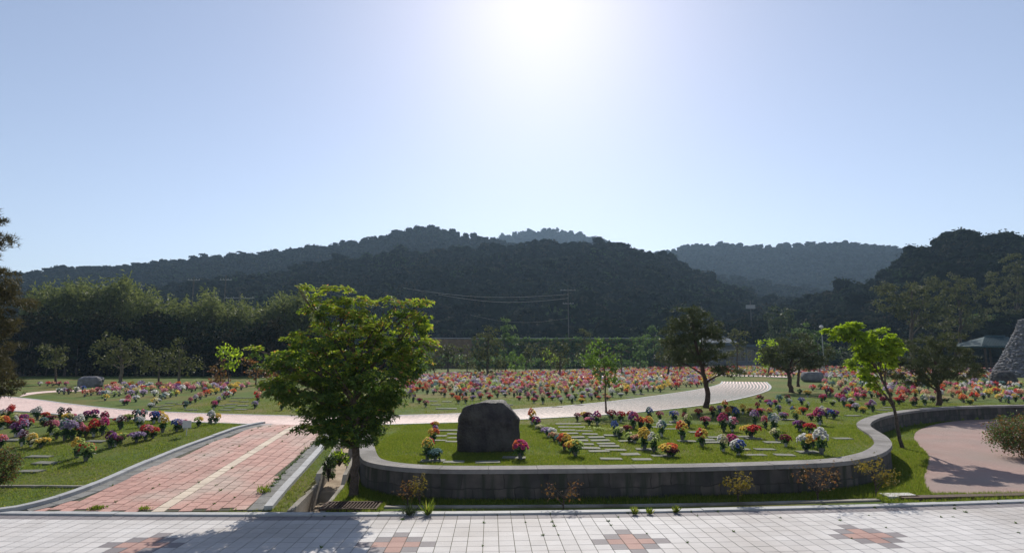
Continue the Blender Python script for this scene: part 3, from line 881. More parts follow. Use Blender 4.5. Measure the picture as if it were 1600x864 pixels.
# left row before the grove, and the row behind the crowded flower lawn
BG = [
 ('round_pine', 'wide round pine with a forked pale trunk before the dark grove', (187, 600), (190, [(195, 530, 26, 11), (180, 545, 26, 11), (210, 548, 26, 11), (193, 560, 38, 12), (168, 566, 20, 8), (222, 566, 20, 8)]), 'pine', 'needle', 0.16),
 ('small_pine', 'small thin pine by the grey boulder before the dark grove', (87, 601), (87, [(87, 540, 20, 9), (80, 555, 22, 10), (96, 565, 18, 9)]), 'pine', 'needle', 0.10),
 ('small_pine', 'rounded pine between the forked pine and the lime sapling', (280, 602), (280, [(280, 540, 18, 9), (270, 555, 22, 11), (290, 566, 22, 10), (275, 575, 22, 8)]), 'pine', 'needle', 0.12),
 ('small_pine', 'low pine tucked behind the wide round pine', (248, 600), (248, [(248, 556, 16, 8), (246, 572, 18, 8)]), 'pine', 'needle', 0.09),
 ('young_tree', 'small lime green sapling against the black shade of the grove', (357, 603), (357, [(350, 548, 12, 6), (362, 552, 14, 7), (356, 566, 12, 5)]), 'broad', 'lime_leaf', 0.05),
 ('shrub_tree', 'reddish brown shrubby tree beneath the lime sapling', (345, 603), (345, [(345, 575, 14, 12), (338, 588, 14, 10)]), 'broad', 'red_leaf', 0.05),
 ('shrub_tree', 'rusty leaved shrubby tree half hidden by the big maple', (400, 602), (400, [(400, 570, 18, 12), (410, 585, 20, 12)]), 'broad', 'red_leaf', 0.06),
 ('garden_pine', 'tall dark pine rising before the long bank left of centre', (762, 588), (762, [(765, 520, 16, 10), (758, 535, 22, 12), (770, 550, 26, 12), (760, 568, 28, 12)]), 'pine', 'needle', 0.18),
 ('young_tree', 'pale green willowy tree beside the tall dark pine', (790, 580), (788, [(788, 512, 12, 12), (795, 535, 14, 12), (790, 555, 14, 10)]), 'broad', 'green_leaf', 0.10),
 ('garden_pine', 'bushy pine at the maple end of the long bank', (700, 585), (700, [(700, 545, 18, 10), (694, 560, 22, 10)]), 'pine', 'needle', 0.14),
 ('garden_pine', 'low dark pine right behind the boulder and the packed flowers', (680, 586), (678, [(680, 562, 16, 9), (672, 572, 18, 8)]), 'pine', 'needle', 0.10),
 ('garden_shrub', 'yellow green bush where the bank meets the big maple', (655, 587), (655, [(655, 565, 20, 11), (645, 572, 20, 10)]), 'broad', 'green_leaf', 0.08),
 ('garden_pine', 'slim pine standing third in the row before the bank', (822, 582), (822, [(822, 545, 13, 9), (820, 560, 16, 9)]), 'pine', 'needle', 0.12),
 ('garden_pine', 'grey green pine with a thin stem near the bank middle', (845, 580), (845, [(845, 548, 14, 9), (848, 562, 15, 8)]), 'pine', 'needle', 0.12),
 ('young_tree', 'light green young tree near the bank middle', (860, 578), (860, [(860, 550, 10, 6), (862, 560, 11, 6)]), 'broad', 'lime_leaf', 0.07),
 ('garden_pine', 'dark upright pine left of the slender path tree', (875, 588), (875, [(875, 545, 14, 9), (873, 558, 18, 10), (878, 570, 14, 7)]), 'pine', 'needle', 0.15),
 ('garden_pine', 'squat pine whose top breaks the bank rail', (913, 580), (913, [(913, 523, 10, 6), (912, 540, 14, 9), (914, 556, 15, 9)]), 'pine', 'needle', 0.14),
 ('young_tree', 'feathery pale tree above the grass bank', (1000, 578), (1000, [(1000, 535, 13, 9), (1003, 550, 16, 9)]), 'broad', 'green_leaf', 0.10),
 ('young_tree', 'small round crowned tree at the end of the bank', (1022, 576), (1022, [(1020, 520, 11, 8), (1024, 535, 12, 8)]), 'broad', 'green_leaf', 0.10),
 ('garden_pine', 'thin pine in front of the grey blue building', (1152, 585), (1152, [(1152, 520, 14, 8), (1148, 535, 16, 8), (1156, 550, 15, 8), (1136, 560, 14, 7)]), 'pine', 'needle', 0.12),
 ('garden_pine', 'lopsided pine left of the grey blue building', (1042, 590), (1046, [(1046, 530, 15, 10), (1038, 550, 18, 11), (1050, 562, 18, 8)]), 'pine', 'needle', 0.12),
 ('young_tree', 'yellow green tree between the building and the olive pine', (1200, 588), (1202, [(1200, 535, 14, 8), (1204, 552, 16, 10), (1194, 562, 12, 8)]), 'broad', 'lime_leaf', 0.10),
 ('garden_tree', 'dark domed tree above the lamp post', (1222, 575), (1220, [(1222, 490, 22, 10), (1222, 510, 24, 13), (1222, 528, 20, 10)]), 'broad', 'dark_leaf', 0.22),
 ('garden_tree', 'dark green tree behind the lamp post', (1262, 578), (1262, [(1262, 520, 18, 12), (1270, 540, 22, 12), (1290, 548, 22, 12)]), 'broad', 'green_leaf', 0.16),
 ('garden_tree', 'broad dark tree right behind the lime green maple', (1345, 580), (1345, [(1320, 555, 26, 14), (1350, 560, 28, 14)]), 'broad', 'dark_leaf', 0.16),
 ('tall_pine', 'tall flat topped pine above the crooked wall pine', (1425, 580), (1425, [(1410, 450, 34, 10), (1440, 462, 40, 12), (1395, 475, 30, 11), (1430, 488, 44, 12), (1460, 500, 32, 10)]), 'pine', 'needle', 0.34),
 ('tall_pine', 'tall pine with layered crown left of the pavilion', (1500, 578), (1500, [(1490, 440, 34, 12), (1515, 455, 36, 12), (1480, 470, 34, 12), (1510, 490, 36, 12), (1495, 508, 30, 10)]), 'pine', 'needle', 0.34),
 ('tall_pine', 'tall green pine towering behind the stone cairn', (1590, 575), (1590, [(1590, 410, 22, 12), (1580, 432, 28, 14), (1605, 450, 34, 16), (1585, 475, 32, 14), (1610, 495, 30, 12)]), 'pine', 'needle', 0.30),
 ('garden_tree', 'pale green bushy tree left of the pavilion roof', (1530, 575), (1528, [(1525, 505, 24, 11), (1505, 520, 20, 10), (1545, 512, 16, 9)]), 'broad', 'green_leaf', 0.14),
 ('garden_pine', 'small pine between the bushy pine and the tall dark pine', (730, 586), (730, [(730, 550, 15, 9), (727, 564, 18, 9)]), 'pine', 'needle', 0.10),
 ('young_tree', 'green sapling just past the tall dark pine by the bank', (806, 584), (806, [(806, 556, 12, 8), (810, 568, 12, 6)]), 'broad', 'mid_leaf', 0.07),
 ('young_tree', 'green sapling close behind the slender path tree', (928, 584), (928, [(928, 548, 12, 8), (924, 562, 12, 7)]), 'broad', 'mid_leaf', 0.07),
 ('garden_pine', 'pine filling the gap between the round crowned tree and the lopsided pine', (1062, 584), (1062, [(1066, 538, 16, 10), (1060, 556, 18, 10)]), 'pine', 'needle', 0.12),
 ('garden_tree', 'dark bushy tree at the back of the far flower lawn', (1395, 578), (1395, [(1390, 540, 22, 14), (1400, 560, 22, 10)]), 'broad', 'dark_leaf', 0.14),
]
for k, (nm, lb, base, (tx, lobes), st, lm, r0) in enumerate(BG):
    Yb = G(base[0], base[1], T)[1]
    top = min(l[1] for l in lobes)
    tree(nm, lb, 'tree', base, T, [(a_, b_, c_ * 1.1, d_ * 1.15) for a_, b_, c_, d_ in lobes], [(tx, (base[1] * 2 + top) / 3), (tx, (base[1] + 2 * top) / 3), (tx, top + 4)], r0 * .8, 'broad', M[lm + '_far' if st == 'pine' else lm], M['bark_pale'] if 'forked' in lb else M['bark'],
         leaf=(0.24 if st == 'pine' else 0.28) * (Yb / 60) ** 0.6, dens=0.75 * (50 / Yb) ** 0.6, spray=0.5, seed=20 + k, thin=1.1)

# ------------------------------------------------------------------ saplings and shrubs
def sapling(label, base, top, wpx, leafm, seed, dens=60, name='maple_sapling', cat='sapling', z=0.0, group='saplings'):
    rr = random.Random(seed); r = np.random.default_rng(seed)
    b = G(base[0], base[1], z) if z is not None else Gh(*base)
    s_ = b[1] / FPX
    H = (base[1] - top) * s_; Wd = wpx * s_ / 2
    root = thing(name, label, cat, b, group)
    st, cr = MB(), MB()
    st.tube([(0, 0, -.02), (0.01, 0.0, H * .3), (0.0, 0.01, H * .55)], [0.012, 0.010, 0.007], 6)
    for i in range(13):
        a = rr.uniform(0, 6.28); z0 = rr.uniform(.12, .55) * H
        e = Vector((math.cos(a) * Wd * rr.uniform(.5, 1), math.sin(a) * Wd * rr.uniform(.5, 1), min(H, z0 + rr.uniform(.25, .5) * H)))
        limb(st, (0, 0, z0), e, 0.006, 0.002, sag=-.1, k=4, n=4, r=rr)
        m = dens // 3
        P = np.array(e) + r.normal(size=(m, 3)) * np.array([Wd * .25, Wd * .25, H * .09])
        V, F = cards(P, unit(np.array([0, 0, .6]) + r.normal(size=P.shape) * .6), r.uniform(.025, .05, m), 0.2, True, r)
        cr.add(V, F, 0)
    st.build('stem', M['bark'], root, smooth=True)
    cr.build('leaves', leafm, root)
    return root
SG = 'red and gold saplings planted along the foot of the wall'
sapling('small red leaved sapling before the wall near the big maple', (636, 792), 755, 30, M['red_leaf'], 41, 20, group=SG)
sapling('weedy sapling with one gold tip right of the small red sapling', (655, 792), 748, 26, M['gold_leaf'], 42, 30, group=SG)
sapling('rusty spindly sapling below the wall right of the boulder', (880, 795), 760, 46, M['red_leaf'], 43, 22, group=SG)
sapling('golden yellow sapling below the middle of the wall', (1153, 785), 746, 38, M['gold_leaf'], 44, 60, group=SG)
sapling('large bare looking reddish sapling left of the wall corner', (1278, 782), 726, 66, M['red_leaf'], 45, 40, group=SG)
sapling('olive gold sapling standing at the rounded wall corner', (1369, 780), 720, 48, M['gold_leaf'], 46, 75, group=SG)

def bush(label, base, z, wpx, hpx, leafm, seed, n=1800, leaf=0.04, name='shrub', cat='shrub', cx=None):
    r = np.random.default_rng(seed); rr = random.Random(seed)
    b = G(base[0], base[1], z) if z is not None else Gh(*base)
    s_ = b[1] / FPX; Wd, H = wpx * s_ / 2, hpx * s_
    root = thing(name, label, cat, b)
    st, cr = MB(), MB()
    for i in range(12):
        a = rr.uniform(0, 6.28)
        e = Vector((math.cos(a) * Wd * rr.uniform(.3, .9), math.sin(a) * Wd * rr.uniform(.3, .9), H * rr.uniform(.5, .95)))
        limb(st, (0, 0, 0), e, 0.01, 0.003, sag=-.1, k=4, n=4, r=rr)
    st.build('stems', M['bark'], root)
    P, O = spray_points((0, 0, H * .55), (Wd, Wd * .8, H * .48), n // 20, 20, Wd * .22, .8, r, 0.4)
    P[:, 2] = np.abs(P[:, 2])
    for mi, sel in ((0, r.uniform(size=len(P)) < .55), (1, None)):
        if mi == 1: sel = ~prev
        prev = sel
        V, F = cards(P[sel], unit(O[sel] * .4 + r.normal(size=P[sel].shape) * .7 + np.array([0, 0, .3])), r.uniform(.7, 1.3, sel.sum()) * leaf, 0.28, False, r)
        cr.add(V, F, mi)
    cr.build('foliage', leafm, root)
    return root
bush('red and green azalea bush growing inside the bend of the pink path', (1612, 716), 0.0, 115, 62, [M['green_leaf'], M['red_leaf']], 51, 9000, 0.05)
bush('brownish rounded bush at the pavement end of the left lawn', (-6, 766), None, 62, 62, [M['green_leaf'], M['red_leaf']], 52, 4200, 0.035)
bush('leafy white flowered weed filling the drain channel', (513, 752), None, 26, 40, [M['green_leaf'], M['dark_leaf']], 53, 900, 0.04, 'weed_clump', 'weed')
bush('long bright green weed hanging over the drain edge', (530, 728), None, 34, 22, [M['green_leaf'], M['lime_leaf']], 54, 700, 0.05, 'weed_clump', 'weed')
for k, (lb, base, wp, hp) in enumerate([
    ('green weed sprouting from the kerb below the small red sapling', (668, 806), 10, 26), ('tiny weed in the kerb joint right of the rusty sapling', (992, 805), 9, 14),
    ('second tiny weed along the kerb beneath the wall middle', (1015, 804), 8, 11), ('tiny weed in the kerb joint left of the golden sapling', (1056, 802), 9, 14),
    ('grassy weed clump where the brick ramp meets its kerb', (413, 770), 26, 14), ('low weed patch at the bottom corner of the brick ramp', (150, 797), 40, 7),
    ('small yellowish weed patch beside the cream stripe', (225, 797), 22, 6), ('dark weed at the drain grate corner', (640, 806), 22, 24)]):
    b = G(base[0], base[1], 0.0) if k != 4 else Gh(*base)
    r = np.random.default_rng(80 + k); m = 60 if wp < 35 else 170
    s_ = b[1] / FPX
    P = np.zeros((m, 3)); P[:, :2] = r.normal(size=(m, 2)) * wp * s_ * (.16 if wp < 35 else .1)
    d = unit(np.c_[r.normal(size=(m, 2)) * .5, np.ones(m)]); hh = hp * s_ * r.uniform(.4, 1, m)[:, None]
    sd_ = unit(np.cross(d, r.normal(size=(m, 3)))) * 0.008
    V = np.stack([P - sd_, P + sd_, P + d * hh * .6 + sd_, P + d * hh], 1).reshape(-1, 3)
    mb = MB(); mb.add(V, np.arange(len(V)).reshape(-1, 4))
    o = mb.build('weed', M['blade'] if k != 7 else M['dark_leaf']); o.location = (b[0], b[1], b[2] + 0.02)
    tag(o, lb, 'weed', 'weeds in the paving joints')

# ------------------------------------------------------------------ boulders
def rock(name, label, base, z, wpx, hpx, mat, seed, depth=0.7, boxy=4, planes=(), cat='boulder', rough=0.06):
    b = G(base[0], base[1], z)
    s_ = b[1] / FPX; hw, H = wpx * s_ / 2, hpx * s_
    bm = bmesh.new(); bmesh.ops.create_icosphere(bm, subdivisions=5, radius=1)
    for v in bm.verts:
        c = v.co
        k = (abs(c.x) ** boxy + abs(c.y) ** boxy + abs(c.z) ** boxy) ** (-1 / boxy)
        p = c * k
        for n_, dd in planes:
            n_ = Vector(n_).normalized(); t = p.dot(n_) - dd
            if t > 0: p -= n_ * t * 0.93
        p = p * (1 + rough * mnoise.noise(p * 1.3 + Vector((seed, 0, 0))) + rough * .5 * mnoise.noise(p * 3.1 + Vector((seed, 3, 0))) + rough * .22 * mnoise.noise(p * 8 + Vector((0, seed, 0))))
        v.co = Vector((p.x * hw, p.y * hw * depth, (p.z + 0.85) * H / 1.85))
    me = bpy.data.meshes.new(name); bm.to_mesh(me); bm.free()
    for p in me.polygons: p.use_smooth = True
    me.materials.append(mat)
    o = bpy.data.objects.new(name, me); COL.objects.link(o)
    o.location = (b[0], b[1] + hw * depth, z)
    return tag(o, label, cat)
rock('boulder', 'big dark flat topped boulder standing on the lawn above the wall', (763, 707), T, 95, 74, M['boulder'], 3.3, 0.55, 7,
     planes=[((1, 0, .75), .98), ((-1, 0, .5), 1.05), ((-.3, 0, 1), 0.98), ((.15, -1, .5), 1.05), ((1, -.4, -.1), 1.05)], rough=0.07)
rock('boulder', 'squarish grey boulder at the edge of the dark grove', (133, 605), T, 32, 16, M['rock'], 8.1, 0.7, 4, rough=0.12)
rock('boulder', 'smooth low grey boulder in the far flower lawn', (1275, 597), T, 34, 17, M['rock'], 5.1, 0.6, 2.6, planes=[((0, 0, 1), .8)], rough=0.06)
rock('boulder', 'black lumpy boulder before the stone cairn', (1578, 602), T, 36, 22, M['boulder'], 9.1, 0.6, 2.6, rough=0.15)

# ------------------------------------------------------------------ stone cairn
b = G(1612, 589, T); s_ = b[1] / FPX
root = thing('stone_cairn', 'tall cone shaped cairn of piled grey stones by the pavilion', 'cairn', b)
core = MB(); Hc, Rc = 88 * s_, 47 * s_
prof = lambda t: Rc * (1 - t) ** 1.15 * 0.82 + 0.22 * Rc * (1 - t * .5)
core.tube([(0, 0, Hc * t) for t in np.linspace(0, 1, 14)], [prof(t) * .96 for t in np.linspace(0, 1, 14)], 28)
core.build('core', M['rock'], root)
st = MB(); r = random.Random(5)
bm = bmesh.new(); bmesh.ops.create_icosphere(bm, subdivisions=1, radius=1)
icv = np.array([v.co[:] for v in bm.verts]); icf = np.array([[v.index for v in f.verts] for f in bm.faces]); bm.free()
bm = bmesh.new(); bmesh.ops.create_icosphere(bm, subdivisions=2, radius=1)
ic2v = np.array([v.co[:] for v in bm.verts]); ic2f = np.array([[v.index for v in f.verts] for f in bm.faces]); bm.free()
for i in range(1500):
    t = r.random() ** 1.3; a = r.uniform(0, 2 * math.pi)
    sz = r.uniform(.09, .2)
    V = icv * np.array([sz, sz * .8, sz * .6]) * (1 + rng.uniform(-.25, .25, (len(icv), 1)))
    rot = np.array(Matrix.Rotation(a, 3, 'Z'))
    V = V @ rot.T
    st.add(V + np.array([math.cos(a) * prof(t), math.sin(a) * prof(t), t * Hc]), icf)
st.build('stones', pbr('cairn_stone', (0.27, 0.26, 0.27), (0.17, 0.165, 0.17), 3, 0.85, island=0.45), root)

# ------------------------------------------------------------------ pavilion
b = W(1560, 574, 70); b.z = T
s_ = 70 / FPX
root = thing('pavilion', 'open garden pavilion with teal hipped roof behind the cairn', 'pavilion', b)
ze, zr = W(1560, 541, 70).z - T, W(1560, 526, 70).z - T
hw = 52 * s_
rf = MB()
e = [(-hw, -hw * .7, ze), (hw, -hw * .7, ze), (hw, hw * .7, ze), (-hw, hw * .7, ze)]
rd = [(-hw * .3, 0, zr), (hw * .3, 0, zr)]
e2 = [(x, y, z - .18) for x, y, z in e]
rf.add(e + rd + e2, [(0, 1, 5, 4), (2, 3, 4, 5), (1, 2, 5), (3, 0, 4), (6, 7, 1, 0), (7, 8, 2, 1), (8, 9, 3, 2), (9, 6, 0, 3), (9, 8, 7, 6)])
for i in range(25):
    x = -hw + 2 * hw * i / 24
    t = min(1.0, (hw - abs(x)) / (hw * .7))
    rf.tube([(x, -hw * .7, ze + .03), (x * (1 if abs(x) < hw * .3 else 1), -hw * .7 * (1 - t), ze + (zr - ze) * t + .03)], .045, 5)
rf.tube([(-hw * .3, 0, zr + .05), (hw * .3, 0, zr + .05)], .12, 8)
rf.build('roof', M['roof_teal'], root)
for x in (-.8, -.27, .27, .8):
    for y in (-.55, .55):
        c = MB(); c.tube([(x * hw, y * hw, 0), (x * hw, y * hw, ze - .15)], .11, 8); c.build('post', M['wood_dark'], root)
c = MB(); c.box((-hw * .85, -hw * .6, 0), (hw * .85, hw * .6, .4)); c.build('floor', M['wood_dark'], root)
c = MB()
for sx, sy, ex, ey_ in ((-.8, -.55, .8, -.55), (-.8, .55, .8, .55), (-.8, -.55, -.8, .55), (.8, -.55, .8, .55)):
    for zz in (.6, .85, 1.1):
        c.tube([(sx * hw, sy * hw, zz), (ex * hw, ey_ * hw, zz)], .035, 5)
c.build('railing', M['wood_dark'], root)

# ------------------------------------------------------------------ low building
YB = 100
b = W(1145, 573, YB); b.z = T; s_ = YB / FPX
root = thing('service_building', 'low grey blue building with flat eaves behind the thin pine', 'building', b)
wz, rz = W(1145, 540, YB).z - T, W(1145, 524, YB).z - T
c = MB(); c.box((-46 * s_, 0, 0), (46 * s_, 7, wz)); c.build('wall', M['wall_grey'], root)
c = MB(); c.box((-50 * s_, -1.0, wz), (8 * s_, 8, wz + .5)); c.box((8 * s_ + .02, -.8, wz - .25), (50 * s_, 8, wz + .2))
hwx = 50 * s_
c.add([(-hwx, -1, wz + .5), (8 * s_, -1, wz + .5), (8 * s_, 8, wz + .5), (-hwx, 8, wz + .5), (-hwx * .55, 3.5, rz), (0, 3.5, rz)], [(0, 1, 5, 4), (2, 3, 4, 5), (1, 2, 5), (3, 0, 4)])
c.build('roof', M['roof_blue'], root)
for k in range(5):
    x = (-38 + k * 17) * s_
    f = MB(); f.box((x - .75, -.06, 1.0), (x + .75, -.002, wz - .7)); fo = f.build('window', M['steel'], root)
    q_ = MB(); q_.box((x - .66, -.075, 1.08), (x - .03, -.062, wz - .78)); q_.box((x + .03, -.075, 1.08), (x + .66, -.062, wz - .78)); q_.build('pane', M['glass'], fo)
c = MB(); c.box((38 * s_ , -.05, 0), (43 * s_, -.002, 2.2)); c.build('door', M['wood_dark'], root)

# ------------------------------------------------------------------ bank with rail behind the crowded lawn
YK = 93.0
x0, x1 = W(652, 550, YK).x, W(1092, 550, YK).x
zt_ = W(800, 529, YK).z
root = thing('planted_bank', 'long ivy covered bank wall with a pale rail along its top', 'wall', ((x0 + x1) / 2, YK, T))
bw = MB()
n = 60
xs_ = np.linspace(x0, x1, n) - (x0 + x1) / 2
for i in range(n - 1):
    pass
A_ = np.c_[xs_, np.zeros(n)]; B_ = np.c_[xs_, np.full(n, 3.0)]
ribbon(bw, A_, B_, 0, zt_ - T - .1)
bw.build('face', M['hay'], root)
iv = MB(); r_ = np.random.default_rng(77)
P = np.c_[r_.uniform(xs_[0] + 9.0, xs_[-1], 7000), r_.uniform(-.35, -.05, 7000), r_.uniform(0, zt_ - T, 7000)]
keep = (np.sin(P[:, 0] * .6) * .3 + r_.uniform(size=len(P)) > .12)
P = P[keep]
V, F = cards(P, unit(r_.normal(size=P.shape) * .6 + np.array([0, -1, .3])), r_.uniform(.3, .6, len(P)), .35, False, r_)
iv.add(V, F); iv.build('ivy', M['green_leaf'], root)
rl = MB(); rl.tube([(xs_[0], .2, zt_ - T + .05), (xs_[-1], .2, zt_ - T + .05)], .07, 6)
for x in np.linspace(xs_[0], xs_[-1], 22):
    rl.tube([(x, .2, zt_ - T - .15), (x, .2, zt_ - T + .05)], .04, 5)
rl.build('rail', M['steel'], root)

# ------------------------------------------------------------------ poles, lamp, wires
def upole(label, px, ytop, ybot, Y, arms=((0.9, 1.2),), rad=.10, zb=None, name='utility_pole', cat='pole'):
    top = W(px, ytop, Y); bot = W(px, ybot, Y)
    zb_ = min(bot.z, top.z - 2) if zb is None else zb
    x = bot.x
    root = thing(name, label, cat, (x, Y, zb_), 'poles among the trees')
    H = top.z - zb_
    c = MB(); c.tube([(0, 0, 0), (0, 0, H)], [rad, rad * .7], 8); c.build('shaft', M['pole'], root)
    for t, L_ in arms:
        a = MB(); a.box((-L_, -.04, H * t - .04), (L_, .04, H * t + .04)); a.build('crossarm', M['steel'], root)
        for x_ in (-.9, -.4, .4, .9):
            ii = MB()
            ii.tube([(x_ * L_, 0, H * t + .04), (x_ * L_, 0, H * t + .2)], .04, 6)
            ii.build('insulator', M['steel'], root)
    return root
upole('slim utility pole carrying the bright wires in front of the dark hill', 889, 450, 560, 102, ((.97, 1.4), (.8, 1.0)), zb=T)
upole('weathered pole rising from the bamboo, nearer the pine', 290, 432, 600, 74, ((.96, .8),), zb=T)
upole('leaning looking pole in the bamboo gap, taller of the grove poles', 341, 430, 600, 76, ((.95, .8),), zb=T)
upole('short bright pole with a long crossarm beside the bamboo clump', 365, 456, 600, 72, ((.92, 1.9),), zb=T)
p = W(1172, 470, 120)
root = thing('floodlight_pole', 'tall pole with a broad floodlight rack above the building roof', 'floodlight', (p.x, 120, T), 'poles among the trees')
c = MB(); c.tube([(0, 0, 0), (0, 0, p.z - T)], [.2, .13], 8); c.build('shaft', M['pole'], root)
c = MB(); c.box((-.95, -.2, p.z - T - 1.7), (.95, .1, p.z - T - .9)); c.build('lamp_rack', M['steel'], root)
p = W(1283, 508, 62)
root = thing('street_lamp', 'pale garden lamp post with small white head before the dark trees', 'lamp', (p.x, 62, T))
c = MB(); c.tube([(0, 0, 0), (0, 0, p.z - T - .3)], [.07, .05], 8); c.build('post', M['steel'], root)
c = MB(); c.tube([(0, 0, p.z - T - .35), (0, 0, p.z - T - .2), (0, 0, p.z - T)], [.12, .24, .10], 10); c.build('lamp_head', M['white_paint'], root)
p = W(1277, 530, 58)
root = thing('post_sign', 'short thin post left of the garden lamp', 'post', (p.x, 58, T))
c = MB(); c.tube([(0, 0, 0), (0, 0, p.z - T)], [.05, .04], 6); c.build('post', M['pole'], root)
for k, (ya, yb, xa, xb, lb) in enumerate([(456, 460, 690, 888, 'upper bright sagging wire running to the slim utility pole'), (466, 466, 745, 888, 'lower bright wire below the upper one at the slim pole'), (498, 497, 795, 888, 'thin dim wire low on the slim utility pole')]):
    a, b_ = W(xa - 60, ya - 6, 108), W(xb, yb, 101.8)
    pts = []
    for i in range(17):
        t = i / 16; q_ = a.lerp(b_, t); q_.z -= 1.1 * math.sin(math.pi * t)
        pts.append(q_)
    c = MB(); c.tube(pts, .024 if k < 2 else .012, 5)
    o = c.build('wire', M['wire']); tag(o, lb, 'wire', 'power lines')

# small notice board on the left lawn
b = Gh(291, 681); s_ = b[1] / FPX
root = thing('notice_board', 'small blank white notice board on a thin stake in the left lawn', 'sign', b)
c = MB(); c.tube([(0, 0, 0), (0, 0, 16 * s_)], .012, 6); c.build('stake', M['white_paint'], root)
c = MB(); c.box((-6.5 * s_, -.02, 12 * s_), (6.5 * s_, -.005, 23 * s_)); c.build('board', M['white_paint'], root)

# ------------------------------------------------------------------ bouquets
def petal_bloom(r, c, R_, out):
    """one ruffled flower head: three rings of petals round a centre, facing out"""
    P, Nn, L_ = [], [], []
    out = unit(np.array(out))
    a = unit(np.cross(out, np.array([.3, .2, .9]) + 1e-3)); b = np.cross(out, a)
    V, F = [], []
    for ring, (n_, el, ln) in enumerate(((7, .15, 1.0), (6, .6, .95), (4, 1.15, .75))):
        for k in range(n_):
            th = 2 * math.pi * (k + ring * .5) / n_ + r.uniform(-.15, .15)
            d = (a * math.cos(th) + b * math.sin(th)) * math.cos(el) + out * math.sin(el)
            s_ = unit(np.cross(d, out)) if el < 1.3 else a
            u = unit(np.cross(s_, d))
            l = R_ * ln * r.uniform(.85, 1.15); w_ = R_ * .42
            base = c
            V += [base, base + d * l * .55 + s_ * w_ - u * l * .05, base + d * l + u * l * .18, base + d * l * .55 - s_ * w_ - u * l * .05]
    return np.array(V)

def bouquet_variant(seed):
    r = np.random.default_rng(seed)
    out = {}
    Hs = [0.25, 0.30, 0.22, 0.27, 0.33, 0.20][seed % 6]
    rx = [0.15, 0.13, 0.19, 0.16, 0.13, 0.21][seed % 6]
    rz = [0.13, 0.16, 0.09, 0.12, 0.17, 0.07][seed % 6]
    n_ = [22, 20, 24, 22, 20, 26][seed % 6]
    vs = MB(); vs.tube([(0, 0, -0.01), (0, 0, .03), (0, 0, .11), (0, 0, .13)], [.035, .04, .055, .06], 9)
    out['vase'] = vs
    lf = MB()
    m = 70
    d = unit(np.c_[r.normal(size=(m, 2)), r.uniform(-.1, 1.2, m)])
    P = np.array([0, 0, .13]) + d * np.array([rx * .75, rx * .75, (Hs - .10)]) * r.uniform(.3, .95, (m, 1))
    V, F = cards(P, unit(d + r.normal(size=d.shape) * .5), r.uniform(.07, .12, m), .25, False, r)
    lf.add(V, F)
    for k in range(7):
        dd = unit(r.normal(size=3)); lf.tube([(0, 0, .1), (dd[0] * rx * .6, dd[1] * rx * .6, Hs * .8)], .005, 4)
    out['foliage'] = lf
    A_, B_ = MB(), MB()
    for k in range(n_):
        th = 2.4 * k; el = math.asin(1 - (k + .5) / n_ * 1.12) if (1 - (k + .5) / n_ * 1.12) > -1 else 0
        dd = np.array([math.cos(th) * math.cos(el), math.sin(th) * math.cos(el), math.sin(el)])
        c = np.array([0, 0, Hs]) + dd * np.array([rx, rx * .85, rz]) * r.uniform(.85, 1.1)
        Vb = petal_bloom(r, c, r.uniform(.042, .06), dd + np.array([0, -.1, .35]))
        sideA = (dd[0] + r.normal() * .12) > (-.1)
        (A_ if sideA else B_).add(Vb, np.arange(len(Vb)).reshape(-1, 4))
    out['A'] = A_; out['B'] = B_
    return out

VARS = []
hold = []
for s_i in range(6):
    v = bouquet_variant(s_i)
    d_ = {}
    for key, mat in (('vase', M['vase_grey']), ('foliage', M['bq_leaf']), ('A', M['petal_red']), ('B', M['petal_white'])):
        o = v[key].build('bloom' if key in 'AB' else key, mat)
        d_[key] = o.data
        COL.objects.unlink(o); bpy.data.objects.remove(o)
    VARS.append(d_)

